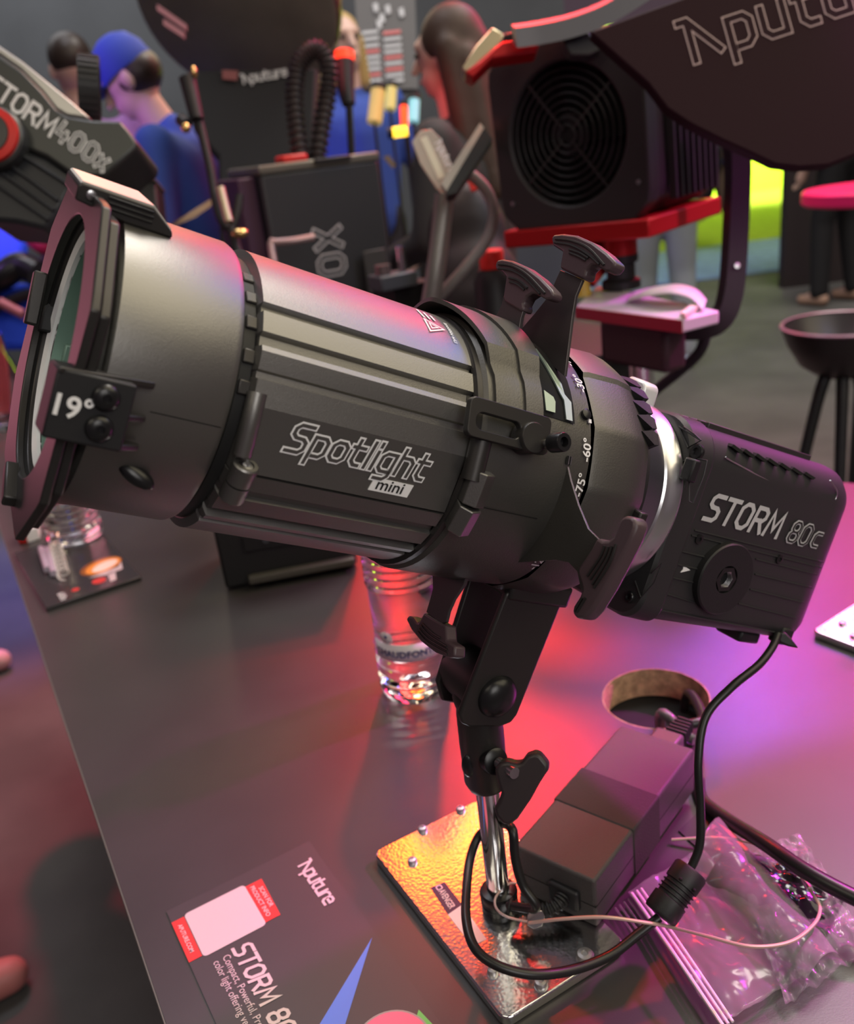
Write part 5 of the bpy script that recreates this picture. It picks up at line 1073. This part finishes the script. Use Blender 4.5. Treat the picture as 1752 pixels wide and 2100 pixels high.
MB().ball(tuple(px(962, 410, 1.84)), (.05, .04, .035)).build('grey_top', mat('grey nylon', (.12, .115, .11), .6), bag_)

# ================================================================== people
SKIN = lambda n, c: mat('skin ' + n, c, .5)
def person(label, loc, face, H, skin, shirt, trou, hair, lean=0, head_pitch=0, arms=None, shoes_m=None, hairstyle='short', cap_m=None, feet=((-.10, .02), (.10, -.04)), name='person', short_sleeves=False, shirt_hem=.86):
    f = R(face)
    if len(loc) == 3:
        P0 = V((0, 0, .95)); hl_0 = Matrix.Translation(P0) @ Matrix.Rotation(R(-lean), 4, 'X') @ Matrix.Translation(-P0) @ Matrix.Translation(V((0, 0, 1.5))) @ Matrix.Rotation(R(-head_pitch), 4, 'X') @ V((0, .01, .16))
        hw_ = px(*loc); H = 1.75 * hw_.z / hl_0.z; off = Matrix.Rotation(f, 3, 'Z') @ (hl_0 * (H / 1.75)); loc = (hw_.x - off.x, hw_.y - off.y)
    k = H / 1.75                              # face: heading, 0 = +y, counter-clockwise
    T = Matrix.Translation(V((loc[0], loc[1], 0))) @ Matrix.Rotation(f, 4, 'Z') @ Matrix.Scale(k, 4)
    th = thing(name, Matrix.Translation(V((loc[0], loc[1], 0))), label, 'person')
    piv = V((0, 0, .95)); Lm = Matrix.Translation(piv) @ Matrix.Rotation(R(-lean), 4, 'X') @ Matrix.Translation(-piv)
    nk = V((0, .0, 1.50)); Hm = Lm @ Matrix.Translation(nk) @ Matrix.Rotation(R(-head_pitch), 4, 'X') @ Matrix.Translation(-nk)
    arms = arms or [((-.26, -.02, 1.15), (-.25, .10, .90)), ((.26, -.02, 1.15), (.25, .10, .90))]
    sh = [V((-.185, 0, 1.42)), V((.185, 0, 1.42))]
    b = MB(T); U_ = lambda p: Lm @ V(p); Hh = lambda p: Hm @ V(p)
    b.cap(U_((0, 0, 1.0)), U_((0, .0, 1.32)), .12, .135); b.cap(U_((-.15, 0, 1.38)), U_((.15, 0, 1.38)), .06, .06)
    b.cap(U_((0, -.01, 1.40)), Hh((0, .01, 1.56)), .058, .052)
    b.ball((0, -.005, 1.665), (.076, .094, .100), Hm, 24, 16); b.ball((0, .030, 1.605), (.058, .062, .070), Hm); b.ball((0, .068, 1.572), (.030, .022, .022), Hm)
    b.ball((0, .080, 1.690), (.055, .016, .018), Hm); b.cap(Hh((0, .092, 1.675)), Hh((0, .116, 1.630)), .009, .015); b.ball((0, .088, 1.598), (.026, .014, .012), Hm)
    for s_ in (-1, 1): b.ball((s_ * .078, -.008, 1.640), (.012, .020, .032), Hm)
    legs = []
    for i, (s_, ft) in enumerate(zip((-1, 1), feet)):
        hip = V((s_ * .09, 0, .93)); an = V((ft[0], ft[1], .085)); kn = (hip + an) / 2 + V((0, .035, .03)); legs.append((hip, kn, an))
        b.cap(hip, kn, .080, .055); b.cap(kn, an, .052, .038); b.cap(an, an + V((0, .10, -.045)), .038, .030)
        el, ha = (U_(p) for p in arms[i]); sU = U_(sh[i])
        b.cap(sU, el, .046, .038); b.cap(el, ha, .037, .025)
        d = (ha - el).normalized(); sd = d.orthogonal().normalized(); nn = d.cross(sd)
        b.cap(ha, ha + d * .075, .026, .034)
        for q in range(4):
            r0 = ha + d * .085 + sd * (-.027 + .018 * q); ln = (.062, .072, .068, .052)[q]
            m1 = r0 + d * ln * .55; b.cap(r0, m1, .0098, .009, 8); b.cap(m1, m1 + (d * .8 + nn * .6).normalized() * ln * .5, .009, .008, 8)
        tr = ha + d * .03 + sd * -.030; b.cap(tr, tr + (d * .7 - sd * .7).normalized() * .038, .012, .010, 8); t2 = tr + (d * .7 - sd * .7).normalized() * .038; b.cap(t2, t2 + (d * .95 - sd * .2).normalized() * .030, .010, .009, 8)
    b.build('body', skin, th, remesh=.009 * k)
    for s_ in (-1, 1): MB(T).ball((s_ * .031, .086, 1.668), (.012, .009, .008), Hm, 10, 8).build('eye', mat('eye dark', (.03, .02, .02), .2), th)
    e = MB(T); e.ball((0, .099, 1.598), (.020, .005, .004), Hm, 10, 6); e.build('mouth', mat('lip', (.30, .07, .07), .5), th)
    c = MB(T)
    c.cap(U_((0, .01, shirt_hem + .10)), U_((0, .0, 1.30)), .148, .158); c.cap(U_((-.07, 0, shirt_hem + .10)), U_((-.10, 0, 1.33)), .105, .11); c.cap(U_((.07, 0, shirt_hem + .10)), U_((.10, 0, 1.33)), .105, .11)
    c.cap(U_((-.155, 0, 1.385)), U_((.155, 0, 1.385)), .073, .073); c.cap(U_((0, -.012, 1.38)), U_((0, -.006, 1.455)), .085, .066)
    for i in range(2):
        el, ha = (U_(p) for p in arms[i]); sU = U_(sh[i]); c.cap(sU, el, .066, .054)
        if not short_sleeves: c.cap(el, el.lerp(ha, .93), .053, .036)
    c.build('shirt', shirt, th, remesh=.012 * k)
    c = MB(T); c.cap((-.05, 0, .95), (.05, 0, .95), .128, .128)
    for hip, kn, an in legs: c.cap(hip, kn, .102, .076); c.cap(kn, an + V((0, 0, .01)), .076, .060)
    c.build('trousers', trou, th, remesh=.012 * k)
    for hip, kn, an in legs:
        c = MB(T); c.cap(an + V((0, -.03, -.040)), an + V((0, .13, -.050)), .042, .034); c.cap(an + V((0, -.01, -.02)), an + V((0, .02, .03)), .046, .044)
        c.build('shoe', shoes_m or BLK, th, remesh=.009 * k)
    if cap_m:
        c = MB(T); c.lathe([(.00001, .118), (.035, .114), (.070, .094), (.092, .055), (.098, .010), (.096, -.004), (.090, -.004), (.092, .010)], Hm @ Matrix.Translation((0, -.004, 1.672)) @ Matrix.Scale(.90, 4, (1, 0, 0)), 28, False, False); c.build('cap', cap_m, th)
        c = MB(T); c.ball((0, .10, 1.676), (.062, .070, .008), Hm); c.build('cap_brim', cap_m, th)
    h = MB(T)
    if hairstyle == 'long':
        h.ball((0, -.022, 1.685), (.090, .098, .102), Hm, 24, 16)
        for s_ in (-1, 1): h.cap(Hh((s_ * .075, -.035, 1.66)), Hh((s_ * .085, -.050, 1.36)), .040, .040)
        h.cap(Hh((0, -.075, 1.66)), Hh((.0, -.105, 1.30)), .060, .055); h.cap(Hh((-.05, -.070, 1.62)), Hh((-.06, -.095, 1.26)), .050, .040); h.cap(Hh((.05, -.070, 1.62)), Hh((.06, -.095, 1.26)), .050, .040)
        h.build('hair', hair, th, remesh=.012 * k)
    else:
        h.ball((0, -.020, 1.690 if not cap_m else 1.650), (.084, .090, .090 if not cap_m else .075), Hm, 24, 16)
        if hairstyle == 'bob':
            for s_ in (-1, 1): h.cap(Hh((s_ * .072, -.02, 1.66)), Hh((s_ * .080, -.02, 1.50)), .036, .036)
            h.cap(Hh((0, -.07, 1.66)), Hh((0, -.08, 1.48)), .055, .05)
        h.build('hair', hair, th, remesh=.010 * k)
    return th
def gxy(x, y, D): p = px(x, y, D); return (p.x, p.y)
NAVY = mat('royal blue cotton', (.035, .080, .36), .8, bump=.2, bscale=150); DARKT = mat('dark trousers', (.02, .02, .025), .8)
SK1, SK2, SK3 = SKIN('one', (.62, .40, .32)), SKIN('two', (.55, .34, .28)), SKIN('three', (.70, .46, .38))
HB, HBR, HBL = mat('black brown hair', (.028, .018, .013), .45), mat('brown hair', (.060, .034, .022), .6, bump=.8, bscale=70), mat('blond hair', (.50, .34, .13), .5)
person('person in a royal blue shirt and blue cap looking down to the left', (262, 160, 2.95), 84, 1.86, SK1, NAVY, DARKT, HB, lean=13, head_pitch=16, cap_m=mat('royal blue cap', (.03, .065, .34), .8), arms=[((-.26, .06, 1.18), (-.16, .28, 1.10)), ((.26, .06, 1.18), (.16, .28, 1.10))])
person('person with short dark hair in a purple top behind the grey lamp', (145, 135, 3.9), 25, 1.80, SK2, mat('purple cotton', (.23, .10, .30), .8), DARKT, HB)
person('person with long brown hair in a dark jacket seen from the side', (912, 108, 2.5), 62, 1.74, SK1, mat('dark grey jacket', (.040, .038, .038), .75, bump=.2, bscale=120), DARKT, HBR, hairstyle='long', arms=[((-.25, .02, 1.15), (-.18, .24, 1.08)), ((.25, .02, 1.15), (.18, .24, 1.08))], head_pitch=6)
person('person with blond hair in a blue top holding a card behind the case', (704, 85, 4.1), 205, 1.76, SK3, NAVY, DARKT, HBL, hairstyle='bob', arms=[((-.27, .05, 1.14), (-.36, .28, 1.19)), ((.26, .02, 1.14), (.18, .22, 1.05))])
hc = px(782, 306, 2.88); tag(MB().prism([px(*q, 2.88) for q in ((786, 322), (798, 318), (812, 338), (806, 346))], cF * .003).build('phone', mat('brown phone', (.20, .15, .09), .4)), 'small brownish phone held by the blond person', 'phone')
JEAN = mat('light grey jeans', (.30, .34, .37), .85, bump=.3, bscale=90)
person('person in light grey jeans behind the red post', (gxy(1360, 560, 5.0)), -10, 1.74, SK1, DARKT, JEAN, HB, shoes_m=mat('blue white trainers', (.35, .42, .55), .5), feet=((-.11, .0), (.12, -.05)))
person('person walking across the green carpet in brown trousers', (pz(1465, 522, 0).x, pz(1465, 522, 0).y), 60, 1.78, SK2, mat('blue jacket', (.02, .05, .35), .7), mat('brown trousers', (.10, .06, .035), .8), HB, feet=((-.09, .25), (.09, -.22)))
person('person in black trousers by the dark pillar at the right', (pz(1715, 622, 0).x, pz(1715, 622, 0).y), 30, 1.78, SK2, DARKT, mat('black trousers', (.015, .014, .016), .8), HB, shoes_m=mat('tan shoes', (.42, .26, .19), .5), feet=((-.12, .05), (.14, -.03)))
# shoes at the left edge belong to people standing there
for q, lab, fa_, cm in (((24, 1345), 'person in dark trousers with pale pink shoes at the left edge by the table', -78, mat('pink white trainers', (.75, .42, .42), .5)), ((60, 1975), 'person in dark clothes with red and white trainers at the bottom left corner', -62, mat('red white trainers', (.62, .22, .20), .5))):
    p = pz(*q, .04); d = V((-math.sin(R(fa_)), math.cos(R(fa_)), 0)); sd = V((d.y, -d.x, 0)); l0 = p - d * .335 + sd * .12 * (1 if fa_ == -78 else 1)
    person(lab, (l0.x, l0.y), fa_, 1.75, SK2, DARKT, DARKT, HB, shoes_m=cm, feet=((-.12, .17), (.10, -.10)), arms=[((-.22, -.16, 1.15), (-.06, -.20, 1.02)), ((.22, -.16, 1.15), (.06, -.20, 1.02))])

# ================================================================== right side: pillar, stool, table with pink light in its colour
MB().box((0, 0, 1.1), (1.5, .10, 2.2), Matrix.Translation((pz(1640, 628, 0).x + .93, pz(1640, 628, 0).y + .75, 0))).build('pillar_right', mat('dark brown panel', (.035, .025, .025), .6), kind='structure')
sto = thing('bar_stool', Matrix.Translation((pz(1715, 1000, .3).x, 1.9, 0)), 'black bar stool with a deep round seat and pink lit rim at the right', 'stool')
ss = px(1730, 672, 2.15); SS = Matrix.Translation((ss.x, ss.y, ss.z))
MB(SS).lathe([(.00001, -.115), (.055, -.112), (.095, -.085), (.125, -.035), (.138, .0), (.140, .006), (.134, .008), (.118, -.02), (.085, -.06), (.00001, -.07)], None, 48).build('seat_shell', mat('satin black seat', (.025, .020, .021), .35), sto)
MB(SS).lathe([(.1345, .0082), (.1405, .0062), (.1425, .010), (.138, .0135), (.1345, .0115)], None, 48, False, False).build('seat_rim', mat('rim trim', (.30, .16, .22), .3), sto)
for a_ in (200, 250, 320, 20):
    d = V((math.cos(R(a_)), math.sin(R(a_)), 0)); MB().tube([V((ss.x, ss.y, ss.z - .10)) + d * .03, V((ss.x, ss.y, ss.z - .14)) + d * .06, V((ss.x, ss.y, ss.z * .5)) + d * .13, V((ss.x, ss.y, .004)) + d * .24], lambda t: .016 - .004 * t, 10, 5).build('leg', BLK, sto)
ptb = px(1800, 396, 2.7); PTM = Matrix.Translation((ptb.x, ptb.y, 0))
pt_ = thing('round_bar_table', PTM, 'round bar table at the right edge with pink light painted on its top', 'table')
MB(PTM).lathe([(.00001, ptb.z - .02), (.205, ptb.z - .02), (.212, ptb.z - .012), (.212, ptb.z + .016), (.205, ptb.z + .022), (.00001, ptb.z + .022)], None, 48).build('table_top', mat('table top with painted pink light', (.80, .02, .16), .4), pt_)  # pink lamp light is put into the colour of the top
MB(PTM).lathe([(.03, .02), (.03, ptb.z - .021)], None, 20).build('column', BLK, pt_); MB(PTM).lathe([(.22, 0), (.22, .012), (.03, .03)], None, 32).build('foot', BLK, pt_)

# ================================================================== left edge: glass vase on the table, blue chair back behind
vs0 = px(8, 868, 1.95); vz = V((vs0.x, vs0.y, TZ)); vz = pz(6, 866, TZ)
va = thing('glass_vase', Matrix.Translation(vz), 'pink tinted glass vase with stems at the left edge of the table', 'vase')
MB(Matrix.Translation(vz)).lathe([(.00001, .002), (.055, .002), (.075, .012), (.078, .05), (.066, .11), (.050, .16), (.052, .20), (.048, .20), (.046, .16), (.062, .11), (.073, .05), (.068, .016), (.00001, .012)], None, 40).build('vase_glass', mat('pink glass', (1, .72, .78), .05, trans=1, ior=1.4), va)
for k in range(3): MB().tube([vz + V((.01 * k, 0, .02)), vz + V((.02 + .01 * k, .01, .16)), vz + V((-.05 + .03 * k, .02, .30))], .006, 8, 6).build('stem', mat('rosy stem', (.45, .15, .15), .4), va)
ch = thing('blue_chair', px(10, 600, 3.0), 'bright blue chair with dark frame beyond the lens at the left', 'chair')
BLUE = mat('bright blue fabric', (.02, .08, .85), .6)
CHM = frame(px(20, 640, 3.0), cR, cU, -cF)
MB(CHM).box((-.04, .24, 0), (.20, .20, .04)).build('backrest', BLUE, ch, bevel=.03); MB(CHM).box((.02, -.02, .02), (.22, .22, .05)).build('seat', BLUE, ch, bevel=.03)
MB().tube([px(-60, 600, 2.95), px(0, 570, 2.9), px(40, 545, 2.9), px(75, 560, 2.9)], .045, 10, 6).build('frame_rail', BLKS, ch)
MB().tube([px(-30, 640, 2.9), px(40, 610, 2.9), px(80, 600, 2.9)], .020, 10, 6).build('frame_rail', BLKS, ch)
MB().tube([px(0, 620, 2.85), px(48, 645, 2.85)], .016, 10, 3).build('red_strut', mat('rosy strut', (.40, .12, .16), .4), ch)
MB().tube([px(60, 480, 2.9), px(95, 505, 2.9), px(120, 470, 2.9)], .03, 10, 4).build('red_strap', mat('crimson strap', (.40, .015, .06), .5), ch)
for dx in (-.14, .14): MB().cyl(CHM @ V((dx * .6, -.1, -.02)), V((px(20 + dx * 400, 700, 3.0).x, px(20 + dx * 400, 700, 3.0).y, .01)), .016).build('leg', BLKS, ch)
